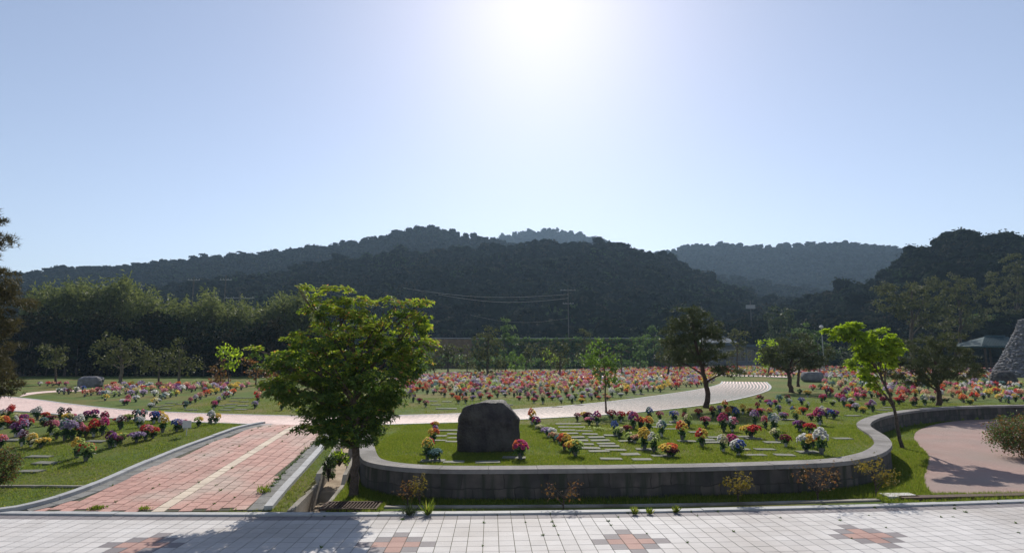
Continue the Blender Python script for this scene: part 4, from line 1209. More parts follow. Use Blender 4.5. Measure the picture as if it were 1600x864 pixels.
# positions read off the photograph: px, py of the foot, first colour, second colour, size
F_ = []
def f(s, bed):
    for it in s.split(';'):
        it = it.strip()
        if not it: continue
        t = it.split()
        F_.append((float(t[0]), float(t[1]), t[2], t[3], float(t[4]) if len(t) > 4 else 1.0, bed))
f('''680 670 red yellow .8;680 677 purple lilac .6;677 691 orange yellow .9;669 707 pink red .95;668 718 yellow lime 1;680 720 teal teal .9;813 718 magenta orange 1.15;
831 664 orange yellow 1;838 669 purple red .9;846 675 cream lime .9;857 683 lilac white 1;866 689 cream peach .85;874 693 teal teal .8;882 703 yellow orange 1.05;899 713 yellow lime 1.2;892 706 orange yellow .9;
916 657 yellow maroon 1;902 658 pink maroon .7;921 664 pink purple .95;933 664 magenta purple 1;956 658 crimson red .95;970 660 red pink .95;986 657 red crimson .85;990 670 purple magenta 1.15;1000 669 red crimson .8;1003 668 yellow yellow .8;1014 676 yellow orange 1.1;
961 680 blue blue .8;968 684 lime cream .9;981 679 crimson crimson .8;983 690 lime cream .7;992 692 peach lime .9;1007 702 yellow yellow 1.1;1022 706 white lime 1;1045 713 orange yellow 1.1;1052 714 maroon maroon .7;1015 657 teal blue .95;1031 657 pink crimson .8;1054 659 blue lilac 1;1034 682 white teal 1;
1070 649 lime lime .7;1070 659 crimson maroon .7;1076 668 lime cream .9;1066 688 orange yellow 1.1;1092 653 crimson red .9;1114 653 red maroon .9;1122 655 lime teal .7;1133 640 red yellow .9;1125 645 lilac pink .8;1144 644 teal maroon .9;1139 655 orange yellow .9;1151 656 blue blue .95;1161 647 yellow yellow .8;1172 649 yellow orange .9;
1103 668 crimson pink .95;1131 674 crimson magenta 1.2;1144 674 white pink 1.1;1180 664 purple lilac 1;1174 684 red yellow 1.3;1196 670 pink red .8;1210 673 white teal 1.2;1189 648 red pink .9;1203 653 yellow peach .8;1217 645 teal lilac .8;1225 656 magenta lilac .9;1244 658 yellow lime 1;1240 646 blue yellow .7;1255 647 red orange .9;
1097 698 red yellow 1.1;1130 706 cream white .9;1144 702 magenta magenta .95;1154 712 white blue 1.05;1213 688 cream lime .95;1228 698 crimson maroon .9;1250 675 purple maroon 1;1266 678 red red .95;1260 706 white yellow 1.2;1270 700 red orange .9;1284 710 white white 1.2;1268 657 pink red .8;1281 664 magenta purple 1.25;1285 649 white white .8;1292 653 cream purple .9;1303 655 purple blue 1;
1184 641 crimson crimson .7;1200 632 purple magenta .8;1212 634 magenta pink .8;1204 638 blue lilac .8;1233 633 white teal .9;1253 633 lilac blue .95;1218 628 teal teal .7;1262 640 lime white .7;1188 628 maroon crimson .7;1231 626 crimson maroon .6''', 'terrace lawn')
f('''1270 610 red pink .8;1282 608 teal lime .7;1262 620 yellow yellow 1.1;1250 616 maroon lime .6;1291 614 red orange .9;1288 626 pink magenta 1;1297 619 red maroon .9;1284 629 magenta red .8;1301 634 lime white .8;1318 630 magenta magenta .95;1311 627 red pink .8;1319 636 lilac purple .9;1329 640 orange red .9;1338 643 lilac white .9;1349 646 yellow yellow .8;1364 644 purple lilac 1;1358 639 cream pink .8;
1331 624 yellow lime .8;1341 625 pink magenta .8;1350 624 red red .9;1336 617 red crimson .8;1348 613 yellow maroon .7;1322 612 peach lime .8;1316 604 cream white .8;1321 600 yellow lime .7;1301 604 teal teal .8;1332 603 lilac white .8;1347 604 white teal .8;1345 597 red pink .8;1357 598 peach white .7;
1362 622 cream teal .9;1369 612 red crimson .9;1381 634 crimson maroon 1;1376 622 crimson red .9;1383 607 magenta pink .9;1391 612 lilac pink .8;1405 632 red crimson 1.1;1408 622 orange red .9;1412 607 lime white .8;1398 600 pink yellow .8;1430 614 red magenta 1;1431 623 yellow orange 1;1430 634 crimson maroon 1;1445 634 white teal 1;1440 607 white lilac .9;1417 610 teal lime .8;
1471 616 red maroon .9;1458 628 cream lilac .9;1473 629 cream peach .95;1447 600 yellow lime .8;1467 603 lilac pink .8;1495 607 red magenta .9;1485 603 pink red .7;1495 612 yellow peach .9;1500 625 orange red 1;1506 629 orange orange .8;1516 632 yellow lime .9;1524 626 orange red .9;1537 624 lilac white .95;1545 619 yellow lime .9;1505 601 teal white .9;1519 605 pink lilac .9;1529 613 yellow orange 1;1533 602 lime yellow .8;
1548 606 lilac white 1;1566 604 teal teal .9;1570 614 white cream .9;1558 616 orange red .8;1578 623 lilac pink .95;1587 628 yellow white 1;1576 630 lilac teal .8;1596 621 cream peach 1;1580 611 maroon lilac .8;1592 611 teal lime .8;1604 629 cream pink 1;1522 597 red orange .8''', 'right hand lawn')
f('''4 653 white crimson .8;17 648 orange red .9;14 654 red pink .9;22 660 cream lime .9;3 671 yellow orange 1;12 668 orange red .9;21 668 white lime .8;36 664 magenta purple .9;44 670 crimson red .9;33 681 magenta lilac 1.1;24 682 purple lilac 1;0 700 orange pink .9;
53 651 teal white .8;58 656 white white .95;70 655 red orange .8;79 659 crimson maroon .8;67 666 teal teal .8;94 656 teal maroon .9;105 660 yellow cream .95;114 656 magenta pink .7;107 650 maroon maroon .7;80 680 maroon pink 1.1;92 676 white teal .9;88 686 lime lime .8;101 688 teal lilac 1.2;112 687 lilac lilac 1.05;122 672 white white 1;124 685 pink maroon .9;
135 657 magenta purple 1;147 657 magenta purple .95;162 664 crimson magenta 1;134 682 red orange 1.1;146 682 red red 1.1;160 680 magenta pink 1.1;185 662 red maroon .8;188 671 white maroon 1;200 659 cream lime .9;212 660 teal maroon 1;223 659 pink teal .9;217 668 white teal .9;
172 700 maroon purple 1;180 697 maroon crimson .9;189 691 lime yellow .9;213 691 lilac purple 1;227 687 pink red 1;239 685 orange red .95;34 697 lilac maroon .9;48 698 cream yellow .9;63 699 yellow cream 1;120 715 yellow lime 1.05;134 720 lime red 1.3;
240 662 blue purple 1;249 661 red yellow 1;254 676 yellow white 1.1;276 675 blue lilac .95;282 670 yellow orange .9;288 672 pink lilac .8;310 667 lime yellow .8;329 663 white teal .95;337 662 yellow lime .9''', 'left near lawn')
f('''235 639 white teal .8;241 634 cream yellow .7;246 630 teal white .8;251 626 teal cream .7;258 623 white teal .7;266 621 lime white .7;275 619 yellow lime .7;289 638 teal maroon .8;297 632 pink crimson .8;305 629 lilac white .8;313 624 peach pink .8;322 620 orange red .8;329 617 yellow orange .7;337 616 yellow lime .8;345 612 lilac pink .7;352 612 white pink .7;
334 640 magenta maroon .9;341 632 lilac white .8;351 624 crimson lilac .8;357 621 white teal .7;364 618 orange orange .8;368 610 yellow yellow .9;377 609 pink lilac .8;398 638 lilac teal .9;403 629 red pink .9;402 622 peach red .8;408 615 orange pink .8;413 610 white pink .8;440 641 yellow peach .9;438 630 yellow white .7;441 622 yellow lime .6;
194 633 white pink 1;199 632 pink red .9;212 628 white lilac .7;160 622 teal purple .8;165 620 white teal .8;152 617 crimson pink .9;142 618 peach orange .8;132 620 peach red .8;100 616 lilac white .8;92 615 teal white .7;107 616 maroon crimson .7;118 614 white lime .8;130 611 blue lilac .7;164 626 yellow lime .7;178 620 lime white .7;186 619 cream lilac .7''', 'lawn before the grove')
for x, c1 in ((62, 'white'), (74, 'red'), (82, 'peach'), (92, 'crimson'), (103, 'pink')):
    F_.append((x, 603, c1, 'pink', .7, 'strip beside the grove'))
# crowded rows seen behind: laid out in lines across the lawn
def fill(poly, ys_px, dx, bed, seed, warm=0.5, jx=.3):
    r = random.Random(seed)
    pp = np.array(poly)
    cols = ['red', 'crimson', 'orange', 'peach', 'yellow', 'cream', 'pink', 'pink', 'purple', 'lilac', 'white', 'teal', 'lime', 'pink', 'red', 'yellow', 'lilac', 'peach', 'pink', 'white', 'cream', 'peach', 'orange', 'lilac', 'yellow', 'white', 'cream', 'lime', 'peach']
    for y in ys_px:
        s_ = G(800, y, T)[1] / FPX
        x = min(pp[:, 0]) + r.uniform(0, 5)
        while x < max(pp[:, 0]):
            if inside(pp, x, y) and r.random() < .93:
                c1 = r.choice(cols)
                F_.append((x + r.uniform(-jx, jx), y + r.uniform(-.5, .5), c1, r.choice(cols) if r.random() < .6 else c1, r.uniform(.75, 1.0), bed))
            x += dx / s_ * r.uniform(.75, 1.3)
fill([(595, 600), (640, 592), (700, 586), (900, 581), (1110, 581), (1122, 592), (1105, 603), (1010, 616), (930, 628), (880, 633), (840, 633), (800, 622), (740, 630), (722, 634), (700, 622), (660, 616), (612, 632)],
     [583, 584.5, 586.3, 588.3, 590.5, 592.7, 595.2, 598, 601, 604.5, 608, 612, 616, 620.5, 625, 630], .36, 'crowded middle lawn', 5)
for x, y, c1, c2 in ((640, 622, 'purple', 'lilac'), (646, 628, 'maroon', 'lilac'), (655, 630, 'crimson', 'purple'), (665, 636, 'pink', 'maroon'), (612, 637, 'purple', 'lilac')):
    F_.append((x, y, c1, c2, .85, 'crowded middle lawn'))
fill([(960, 574), (1130, 570), (1130, 583), (880, 583)], [573, 574.5, 576, 577.7, 579.5, 581.5], .36, 'farthest lawn', 6)
fill([(1130, 571), (1400, 571), (1500, 575), (1556, 578), (1556, 596), (1360, 596), (1355, 592), (1330, 594), (1130, 590)], [572.5, 574, 575.6, 577.3, 579.2, 581.2, 583.5, 586, 588.8, 592], .36, 'far right lawn', 8)
fill([(1290, 597), (1380, 598), (1600, 598), (1600, 628), (1480, 632), (1400, 636), (1350, 642), (1320, 630), (1270, 606)], [600, 604, 609, 615, 621, 628, 634], .75, 'right hand lawn', 14)
fill([(170, 604), (420, 600), (340, 612), (270, 618), (200, 624), (150, 616)], [605, 607.5, 610, 613, 616.5, 620], .55, 'lawn before the grove', 9)

items = []
for (px, py, c1, c2, sz, bed) in F_:
    left = px < 560 and py > 640
    b = Gh(px, py) if left else G(px, py, T)
    items.append(dict(p=b, c1=c1, c2=c2, s=sz, bed=bed, d=math.hypot(b[0], b[1]), px=px, py=py))
items.sort(key=lambda i: i['d'] / i['s'])
near, far = items[:298], items[298:]

ORD = ['first', 'second', 'third', 'fourth', 'fifth', 'sixth', 'seventh', 'eighth', 'ninth', 'tenth', 'eleventh', 'twelfth', 'thirteenth', 'fourteenth', 'fifteenth', 'sixteenth', 'seventeenth', 'eighteenth',
       'nineteenth']
for t_ in ('twent', 'thirt', 'fort', 'fift', 'sixt'):
    ORD += [t_ + 'ieth'] + [t_ + 'y-' + ORD[k] for k in range(9)]

def rowlabel(its, noun):
    beds = {}
    for it in its: beds.setdefault(it['bed'], []).append(it)
    for bed, L_ in beds.items():
        L_.sort(key=lambda i: -i['py'])
        rows_, cur, y0 = [], [], None
        for it in L_:
            if y0 is None or y0 - it['py'] > 6.5:
                if cur: rows_.append(cur)
                cur, y0 = [], it['py']
            cur.append(it)
        rows_.append(cur)
        for ri, row in enumerate(rows_):
            row.sort(key=lambda i: i['px'])
            for k, it in enumerate(row):
                nm = it['c1'] if it['c1'] == it['c2'] else it['c1'] + ' and ' + it['c2']
                it['label'] = f"{nm} {noun} {ORD[k]} from left in {ORD[ri]} nearest row, {bed}".strip()
rowlabel(near, 'bouquet')
MATS = {k: M['petal_' + k] for k in PAL}
for it in near:
    v = VARS[random.randrange(6)]
    e = thing('bouquet', it['label'], 'bouquet', it['p'], 'artificial flower bouquets on the graves')
    e.rotation_euler = (0, 0, random.uniform(0, 6.28) if it['c1'] == it['c2'] else random.uniform(-.8, .8) + (math.pi if random.random() < .5 else 0))
    s1 = it['s'] * 0.80
    e.scale = (s1, s1, s1 * random.uniform(.9, 1.12))
    for key, nm in (('vase', 'vase'), ('foliage', 'foliage'), ('A', 'blooms'), ('B', 'blooms')):
        o = bpy.data.objects.new(nm, v[key]); COL.objects.link(o); o.parent = e
        if key in 'AB':
            o.material_slots[0].link = 'OBJECT'
            o.material_slots[0].material = MATS[it['c1'] if key == 'A' else it['c2']]
            if it['c1'] != it['c2']: o['label'] = (it['c1'] if key == 'A' else it['c2']) + ' silk blooms'
        elif key == 'vase' and random.random() < .35:
            o.material_slots[0].link = 'OBJECT'; o.material_slots[0].material = M['vase_white']

# the hundreds beyond, one mass
fm = MB()
mats = [M['bq_leaf'], M['vase_grey']] + [MATS[k] for k in PALK]
r_ = np.random.default_rng(3)
for it in far:
    p = np.array(it['p']); s1 = it['s']
    fm.tube([tuple(p), tuple(p + np.array([0, 0, .14 * s1]))], [.04, .055], 5, 1)
    m = 14
    d = unit(np.c_[r_.normal(size=(m, 2)), r_.uniform(-.1, 1, m)])
    V, F = cards(p + np.array([0, 0, .13]) + d * np.array([.13, .13, .2]) * s1 * r_.uniform(.3, 1, (m, 1)), unit(d + r_.normal(size=d.shape) * .5), r_.uniform(.09, .14, m), .3, False, r_)
    fm.add(V, F, 0)
    for k in range(11):
        th = 2.4 * k; el = math.asin(max(-.2, 1 - (k + .5) / 11 * 1.15))
        dd = np.array([math.cos(th) * math.cos(el), math.sin(th) * math.cos(el), math.sin(el)])
        c = p + np.array([0, 0, .25 * s1]) + dd * np.array([.17, .15, .14]) * s1
        q8 = unit(dd * .6 + r_.normal(size=(8, 3)) * .7)
        V, F = cards(c + q8 * .012, unit(q8 + r_.normal(size=(8, 3)) * .4), r_.uniform(.07, .11, 8) * s1, .42, False, r_)
        fm.add(V, F, 2 + PALK.index(it['c1'] if dd[0] > -.15 else it['c2']))
o = fm.build('distant_bouquets', mats)
tag(o, 'hundreds of small many coloured bouquets massed across the far lawns', 'flowers', kind='stuff')

# ------------------------------------------------------------------ flat grave markers
SL = []
def sl_(s, bed, wd=.42, dp=.24):
    for it in s.split(';'):
        t = it.split()
        if t: SL.append((float(t[0]), float(t[1]), bed, wd, dp))
sl_('''709 723;762 723;711 673;711 679;711 685;711 691;686 673;685 682;685 689;676 721;803 716;
880 663;884 668;887 673;891 678;899 684;905 689;914 695;922 701;936 706;898 663;904 668;913 674;922 679;932 684;938 689;947 694;952 698;962 704;955 718;985 711;1003 719;
957 681;979 690;1009 703;1034 713;1024 668;1040 664;1050 671;1058 660;1074 690;1088 676;1104 688;1120 684;1158 703;1165 683;1177 686;1208 692;1195 703;1180 712;1226 712;1262 707;1316 686;1232 656;1112 692;1140 662''', 'terrace lawn')
sl_('72 724;46 737;62 714;140 672;150 690;20 688', 'left near lawn', .5, .3)
sl_('''352 641;358 637;361 632;366 627;370 622;376 640;379 634;382 628;386 622;246 636;262 634;268 630;284 632;258 639;300 641;344 634''', 'lawn before the grove')
sl_('681 633;690 639;706 639;676 627;698 628;870 636;904 633;985 621;795 633;1000 616', 'crowded middle lawn')
sl_('1387 637;1332 650;1300 650;1262 612;1380 641', 'right hand lawn')
its = [dict(px=a, py=b, bed=c, w=d, dp=e, c1='grey', c2='grey') for a, b, c, d, e in SL]
rowlabel(its, 'stone marker')
sm = []
for k in range(3):
    bm = bmesh.new(); bmesh.ops.create_cube(bm, size=1)
    for v in bm.verts:
        v.co.x *= .42; v.co.y *= .22; v.co.z = .004 if v.co.z > 0 else -.05
    bmesh.ops.bevel(bm, geom=bm.edges[:], offset=.006, segments=2, affect='EDGES')
    me = bpy.data.meshes.new('grave_marker'); bm.to_mesh(me); bm.free(); me.materials.append(M['slab']); sm.append(me)
for it in its:
    b = Gh(it['px'], it['py']) if (it['px'] < 560 and it['py'] > 640) else G(it['px'], it['py'], T)
    o = bpy.data.objects.new('grave_marker', random.choice(sm)); COL.objects.link(o)
    o.location = (b[0], b[1], b[2] + .022); o.scale = (it['w'] / .42 * random.uniform(.85, 1.1), random.uniform(.85, 1.15), 1)
    o.rotation_euler = (R(random.uniform(-1, 1)), R(random.uniform(-1, 1)), R(random.uniform(-5, 5)))
    tag(o, it['label'], 'grave marker', 'flat stones set in the lawns')
# flat yellow spray lying on the lawn
b = G(937, 672, T); r = np.random.default_rng(9)
fl = MB(); P = np.array([0, 0, .05]) + r.normal(size=(160, 3)) * np.array([.16, .08, .02])
V, F = cards(P, unit(r.normal(size=P.shape) * .5 + np.array([0, 0, 1])), r.uniform(.04, .07, 160), .25, False, r); fl.add(V, F)
o = fl.build('flower_spray', M['petal_lime']); o.location = b
tag(o, 'flat spray of yellow green flowers lying on the terrace lawn', 'flowers')

# ------------------------------------------------------------------ grass blades on the near lawns (nobody could count them)
r = np.random.default_rng(21)
def scatter(x0, x1, y0, y1, n):
    P = np.c_[r.uniform(x0, x1, n), r.uniform(y0, y1, n)]
    return P
Ps = np.vstack([scatter(-12, 0, 9.2, 17.5, 60000), scatter(-3, 12, 10, 16.5, 110000), scatter(-3, 14, 9.1, 11.5, 45000), scatter(8, 22, 10, 24, 40000), scatter(-14, 18, 16, 27, 60000)])
ok = np.ones(len(Ps), bool)
ok &= ~inside(A_poly, Ps[:, 0], Ps[:, 1])
ok &= ~inside(np.vstack([offset_curve(kl, .14), offset_curve(kr, -.14)[::-1]]), Ps[:, 0], Ps[:, 1])
ok &= ~inside(np.vstack([offset_curve(chan_c, CH_W + .1), offset_curve(chan_c, -CH_W - .08)[::-1]]), Ps[:, 0], Ps[:, 1])
ok &= ~inside(np.vstack([WOC, offset_curve(WOC, .34)[::-1]]), Ps[:, 0], Ps[:, 1])
ok &= ~inside(np.vstack([offset_curve(uc, .1), offset_curve(lc, -.1)[::-1]]), Ps[:, 0], Ps[:, 1])
ok &= ~inside(outer, Ps[:, 0], Ps[:, 1])
ok &= Ps[:, 1] > np.polyval(cf, Ps[:, 0]) + .14
ok &= ~inside(np.vstack([offset_curve(ga, -.28), offset_curve(ga, .1)[::-1]]), Ps[:, 0], Ps[:, 1])
ok &= ~((abs(Ps[:, 0] - (gx0 + gx1) / 2) < .45) & (abs(Ps[:, 1] - (gy0 + gy1) / 2) < .24))
for it in its:
    b = Gh(it['px'], it['py']) if (it['px'] < 560 and it['py'] > 640) else G(it['px'], it['py'], T)
    ok &= ~((abs(Ps[:, 0] - b[0]) < .15) & (abs(Ps[:, 1] - b[1]) < .085))
Ps = Ps[ok]
z = hf(Ps[:, 0], Ps[:, 1])
low = z < 0.02
n = len(Ps)
patch = np.array([mnoise.noise(Vector((x * .9, y * .9, 0))) for x, y in Ps])
hgt = r.uniform(.025, .05, n) * (1 + .7 * np.clip(patch, -.5, 1)) * np.where(low, 1.7, 1.0)
gb = MB()
for k in range(3):
    base = np.c_[Ps + r.normal(size=(n, 2)) * .012, z - .004]
    d = unit(np.c_[r.normal(size=(n, 2)) * .45, np.ones(n)])
    sdv = unit(np.c_[r.normal(size=(n, 2)), np.zeros(n)]) * .0045
    V = np.stack([base - sdv, base + sdv, base + d * hgt[:, None]], 1).reshape(-1, 3)
    gb.add(V, np.arange(len(V)).reshape(-1, 3))
o = gb.build('grass', M['blade'])
tag(o, 'short mown grass covering the lawns and the verge', 'grass', kind='stuff')

# small weeds rooted in the paving joints, too many to count
rj = random.Random(12)
jw = MB()
spots = []
for _ in range(420):
    i, j = rj.randint(-34, 24), rj.randint(-30, 42)
    c = org + d2 * ((i + .5) * 0.205) + d1 * ((j + .5) * 0.205 + (0.1 if i % 2 else 0))
    if inside(A_poly, c[0], c[1]) and c[1] > np.polyval(cf, c[0]) + .2: spots.append((c[0], c[1], float(hf(c[0], c[1])) + .01, rj.uniform(.3, 1.0)))
for _ in range(70):
    k = rj.randrange(5, len(kr) - 3); c = offset_curve(kr, .2 + rj.uniform(0, .08))[k]
    spots.append((c[0], c[1], float(hf(c[0], c[1])) + .01, rj.uniform(.8, 1.8)))
for _ in range(60):
    i = rj.randrange(60, ncol - 30); c = rows[rj.choice([0, 0, 0, 1, 2, 3, 5, 7])][i]
    spots.append((c[0], c[1], .008, rj.uniform(.3, .9)))
rjn = np.random.default_rng(5)
for x, y, z_, sz in spots:
    m = 9
    P = np.array([x, y, z_]) + rjn.normal(size=(m, 3)) * np.array([.014, .014, 0]) * sz
    d = unit(np.c_[rjn.normal(size=(m, 2)) * .8, np.ones(m)]); hh = .06 * sz * rjn.uniform(.5, 1.2, (m, 1))
    sv = unit(np.cross(d, rjn.normal(size=(m, 3)))) * .008
    jw.add(np.stack([P - sv, P + sv, P + d * hh], 1).reshape(-1, 3), np.arange(3 * m).reshape(-1, 3))
o = jw.build('joint_weeds', M['green_leaf'])
tag(o, 'tiny weeds and moss tufts sprouting from the paving joints', 'weeds', kind='stuff')
ls = MB(); la = resample(imgline([(-40, 762), (40, 761), (110, 762), (146, 762)], None, .3), 20)
ribbon(ls, la, offset_curve(la, .05), hf(la[:, 0], la[:, 1]) - .05, hf(la[:, 0], la[:, 1]) + .035)
struct(ls.build('lawn_edging', M['concrete']))

# ------------------------------------------------------------------ hills and the woods on them
def hill(name, sky_pts, Rd, Fd, tree_h, step=12, x0=-500, x1=2100, p_exp=1.15, back=0.35):
    sp = np.array(sky_pts, float)
    pxs = np.arange(x0, x1 + 1, step)
    pys = np.interp(pxs, sp[:, 0], sp[:, 1])
    nt_ = 22
    V = []
    for px, py in zip(pxs, pys):
        d = ray(px, py); hl = math.hypot(d[0], d[1])
        ux, uy, sl = d[0] / hl, d[1] / hl, d[2] / hl
        az = math.atan2(d[0], d[1])
        Rr = Rd(px) if callable(Rd) else Rd
        Ff = Fd(px) if callable(Fd) else Fd
        zr_ = CAM_H + sl * Rr - tree_h * 0.68
        for k in range(nt_ + 5):
            t = k / nt_
            if t <= 1:
                dist = Ff + (Rr - Ff) * t
                zz = T - 1.0 + (zr_ - T + 1.0) * t ** p_exp
                zz += 2.6 * mnoise.noise(Vector((ux * dist * .02, uy * dist * .02, 1.7))) * math.sin(math.pi * t) * (zr_ / 60)
            else:
                dist = Rr + (Rr - Ff) * (t - 1)
                zz = zr_ - (t - 1) ** 1.2 * (zr_) * 1.3
            V.append((ux * dist, uy * dist, zz))
    m = nt_ + 5
    n_ = len(pxs)
    F = [(i * m + k, (i + 1) * m + k, (i + 1) * m + k + 1, i * m + k + 1) for i in range(n_ - 1) for k in range(m - 1)]
    mb = MB(); mb.add(V, np.array(F))
    struct(mb.build(name, M['hillside'], smooth=True))
    return np.array(V).reshape(n_, m, 3), nt_

def tree_template(seed, nc, kind):
    r = np.random.default_rng(500 + seed)
    P, O = [], []
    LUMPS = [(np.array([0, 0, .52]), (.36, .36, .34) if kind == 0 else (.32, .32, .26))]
    p, o_ = spray_points((0, 0, .55), (.4, .4, .36), nc // 15, 5, .07, .7, r, .85); P.append(p); O.append(o_)
    if kind == 0:   # rounded crown, lumpy
        for k in range(5):
            c = np.array([r.uniform(-.2, .2), r.uniform(-.2, .2), r.uniform(.5, .8)])
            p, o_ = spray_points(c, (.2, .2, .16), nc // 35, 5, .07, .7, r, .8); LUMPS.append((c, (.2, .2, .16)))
            P.append(p); O.append(o_)
    else:           # flat layered pine crown
        for k in range(5):
            c = np.array([r.uniform(-.2, .2), r.uniform(-.2, .2), r.uniform(.55, .88)])
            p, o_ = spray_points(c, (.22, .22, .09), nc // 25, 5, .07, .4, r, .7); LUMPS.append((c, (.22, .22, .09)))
            P.append(p); O.append(o_)
    P = np.concatenate(P); O = np.concatenate(O)
    V, F = cards(P, unit(O * .8 + np.array([0, 0, .3]) + r.normal(size=P.shape) * .45), r.uniform(.06, .11, len(P)) * (120 / nc) ** .35, .45, False, r)
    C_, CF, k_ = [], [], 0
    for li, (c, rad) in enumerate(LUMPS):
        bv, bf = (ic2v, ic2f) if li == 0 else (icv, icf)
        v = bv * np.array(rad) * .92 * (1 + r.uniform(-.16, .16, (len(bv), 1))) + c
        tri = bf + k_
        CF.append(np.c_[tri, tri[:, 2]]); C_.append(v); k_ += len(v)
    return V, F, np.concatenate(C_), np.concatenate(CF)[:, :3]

def wood(name, label, grid, nt_, spacing, H, nc, seed, tmin=0.0, xr=None, kinds=(0, 0, 1), tmax=1.08, tints=(0.1, .8), wdr=(1.05, 1.5)):
    r = np.random.default_rng(seed)
    temps = [tree_template(k + seed * 10, nc, kinds[k % len(kinds)]) for k in range(6)]
    n_, m, _ = grid.shape
    mb = MB(); cnt = 0
    P = []
    for i in range(n_ - 1):
        for k in range(m - 1):
            t = k / nt_
            if t < tmin or t > tmax: continue
            a, b, c, d = grid[i, k], grid[i + 1, k], grid[i + 1, k + 1], grid[i, k + 1]
            area = np.linalg.norm(np.cross(b - a, d - a))
            q_ = area / (spacing * spacing)
            for _ in range(int(q_) + (r.uniform() < q_ % 1)):
                u, v = r.uniform(size=2)
                P.append((a * (1 - u) * (1 - v) + b * u * (1 - v) + c * u * v + d * (1 - u) * v))
    for p in P:
        V, F, V2, F2 = temps[r.integers(6)]
        h = H * (r.uniform(.72, 1.18) if r.uniform() > .08 else r.uniform(1.2, 1.45)); wd_ = h * r.uniform(*wdr)
        a = r.uniform(0, 6.28); ca, sa_ = math.cos(a), math.sin(a)
        X = V[:, 0] * ca - V[:, 1] * sa_; Yv = V[:, 0] * sa_ + V[:, 1] * ca
        big = mnoise.noise(Vector((p[0] * .03, p[1] * .03, 4))) * .35
        tn = float(np.clip(r.uniform(*tints) * .95 + .03 + big, 0, 1))
        if r.uniform() > .07: tn = min(tn, .78)
        mb.add(np.stack([X * wd_ + p[0], Yv * wd_ + p[1], V[:, 2] * h + p[2] - .2 * h], 1), F, 0, tn)
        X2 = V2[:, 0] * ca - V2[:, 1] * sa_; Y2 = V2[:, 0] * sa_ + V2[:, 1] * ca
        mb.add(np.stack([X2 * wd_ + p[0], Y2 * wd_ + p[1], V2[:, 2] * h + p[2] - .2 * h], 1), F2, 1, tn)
    o = mb.build(name, [M['forest'], M['forest_inner_shade']], tint=True)
    tag(o, label, 'forest', kind='stuff')
    return len(P)

MAIN = [(-500, 440), (-100, 432), (0, 425), (60, 420), (100, 412), (150, 414), (200, 407), (300, 398), (400, 389), (450, 385), (520, 378), (580, 366), (640, 353), (680, 350), (710, 357), (760, 366), (800, 375), (850, 384), (950, 400), (1150, 430), (1300, 450), (2100, 450)]
NEAR = [(-500, 475), (0, 462), (200, 448), (350, 432), (420, 424), (520, 404), (620, 388), (700, 387), (760, 380), (850, 374), (930, 373), (960, 379), (1000, 387), (1050, 400), (1100, 424), (1150, 446), (1200, 462), (1260, 474), (1400, 480), (2100, 485)]
FAR1 = [(450, 430), (700, 392), (760, 374), (800, 363), (860, 356), (890, 358), (930, 370), (960, 378), (1000, 392), (1200, 430), (1400, 440)]
FAR2 = [(800, 450), (950, 414), (1020, 394), (1060, 384), (1090, 378), (1130, 379), (1180, 382), (1230, 380), (1290, 376), (1350, 379), (1400, 385), (1440, 389), (1700, 380), (2100, 390)]
RIGHT = [(1080, 530), (1150, 508), (1200, 488), (1260, 464), (1300, 452), (1360, 432), (1395, 410), (1420, 392), (1440, 374), (1455, 363), (1480, 358), (1530, 355), (1600, 359), (1700, 362), (2100, 380)]
g1, k1_ = hill('far_peak', FAR1, 760, 480, 7, 14, 450, 1400)
g2, k2_ = hill('far_ridge', FAR2, 640, 330, 7, 14, 800, 2100)
g3, k3_ = hill('main_hill', MAIN, 400, 200, 9, 14)
g4, k4_ = hill('near_hill', NEAR, 250, 116, 10, 12)
g5, k5_ = hill('wooded_slope', RIGHT, 190, 112, 9.8, 10, 1080, 2100)
tot = []
tot.append(wood('far_peak_forest', 'hazy blue green forest on the farthest rounded peak', g1, k1_, 7.0, 7.5, 40, 1, .35))
tot.append(wood('far_ridge_forest', 'hazy forest covering the far ridge between the nearer slopes', g2, k2_, 6.0, 6.8, 40, 2, .25))
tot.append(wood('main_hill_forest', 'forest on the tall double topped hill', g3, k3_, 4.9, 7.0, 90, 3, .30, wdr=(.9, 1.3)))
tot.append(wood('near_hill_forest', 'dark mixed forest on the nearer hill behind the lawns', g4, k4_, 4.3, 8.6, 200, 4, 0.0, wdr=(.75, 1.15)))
tot.append(wood('right_slope_forest', 'dark pine forest on the steep nearer slope', g5, k5_, 4.0, 8.6, 260, 5, 0.0, wdr=(.75, 1.15)))

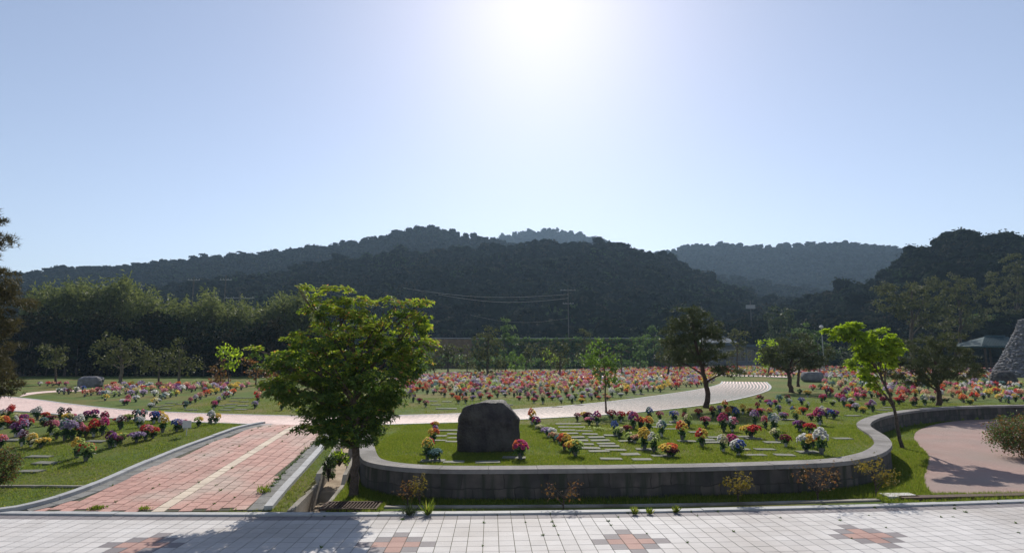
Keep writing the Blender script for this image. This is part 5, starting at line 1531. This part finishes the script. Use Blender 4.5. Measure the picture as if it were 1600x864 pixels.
# dark grove and bamboo on the left: one mass of stems and leaves
def grove(name, label, outline, Y0_, Y1_, mat, n_c, seed, leaf=.35, per=26, spray=1.0, feather=False):
    """clumps filling the depth between two distances under a skyline measured in the photograph"""
    r = np.random.default_rng(seed); mb = MB()
    op = np.array(outline, float)
    for i in range(n_c):
        px = r.uniform(op[0, 0], op[-1, 0]); Y = r.uniform(Y0_, Y1_)
        ytop = np.interp(px, op[:, 0], op[:, 1])
        top = W(px, ytop, Y); zt_ = top.z - T
        fz = r.uniform(0, 1) ** (.55 if not feather else .22)
        c = np.array([top.x, Y, T + zt_ * fz - spray * .4 + (r.normal() * .7 if feather else 0)])
        m = per
        q_ = unit(r.normal(size=(m, 3))) * (r.uniform(0, 1, (m, 1)) ** .5) * spray * np.array([.55 if feather else 1, .7 if feather else 1, 2.2 if feather else .8])
        P = c + q_
        Nn = unit(r.normal(size=(m, 3)) + np.array([0, 0, .2]))
        V, F = cards(P, Nn, r.uniform(.7, 1.3, m) * leaf, .14 if feather else .36, False, r)
        mb.add(V, F, 0, float(np.clip(r.uniform(.05, .6), 0, 1)))
        if i % 6 == 0:
            mb.tube([(c[0], Y, T), (c[0] + r.normal() * .3, Y, c[2])], [.07, .03], 4, 1)
    o = mb.build(name, [mat, M['bark']], tint=True)
    tag(o, label, 'trees', kind='stuff')
GR = [(-120, 470), (0, 470), (50, 478), (120, 468), (200, 462), (260, 480), (330, 470), (400, 478), (460, 480), (520, 500), (600, 520), (660, 535)]
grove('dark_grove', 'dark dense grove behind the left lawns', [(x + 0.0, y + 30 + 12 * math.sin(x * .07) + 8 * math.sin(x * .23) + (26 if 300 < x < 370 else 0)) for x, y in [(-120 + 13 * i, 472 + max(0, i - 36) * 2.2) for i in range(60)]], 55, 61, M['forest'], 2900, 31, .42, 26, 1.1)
grove('bamboo_thicket', 'feathery light green bamboo tops over the dark grove', [(40, 478), (70, 462), (110, 450), (150, 462), (195, 448), (215, 465), (260, 488), (300, 492), (330, 470), (350, 488), (400, 498), (430, 480), (480, 478), (500, 500)], 62, 68, M['bamboo'], 1100, 32, .5, 40, .75, True)
GB = [(640, 548), (700, 552), (760, 556), (830, 558), (900, 560), (960, 562), (1010, 566)]
grove('hedge_shrubs', 'low mixed shrubs along the foot of the long bank', GB, 84, 91, M['green_leaf'], 260, 33, .35, 20, .7)
GC = [(1090, 512), (1130, 505), (1200, 500), (1260, 505), (1320, 510), (1400, 490), (1480, 480), (1560, 480), (1620, 470), (1750, 470)]
grove('right_thicket', 'dark shady trees behind the far right flower lawn', GC, 104, 112, M['forest'], 1500, 34, .5, 24, 1.3)

# ------------------------------------------------------------------ haze
if HAZE_DENSITY > 0:
    hz = MB(); hz.box((-1150, -60, -3), (1150, 1150, 190))
    m = bpy.data.materials.new('haze'); m.use_nodes = True
    N, L = m.node_tree.nodes, m.node_tree.links
    for n_ in list(N): N.remove(n_)
    pvn = N.new('ShaderNodeVolumePrincipled'); pvn.inputs['Color'].default_value = (0.42, 0.61, 0.84, 1)
    pvn.inputs['Density'].default_value = HAZE_DENSITY; pvn.inputs['Anisotropy'].default_value = 0.3
    on = N.new('ShaderNodeOutputMaterial'); L.new(pvn.outputs[0], on.inputs['Volume'])
    o = hz.build('haze', m); tag(o, 'thin pale haze over the valley and the hills', 'haze', kind='stuff')
print('near bouquets', len(near), 'far', len(far), 'woods', tot)
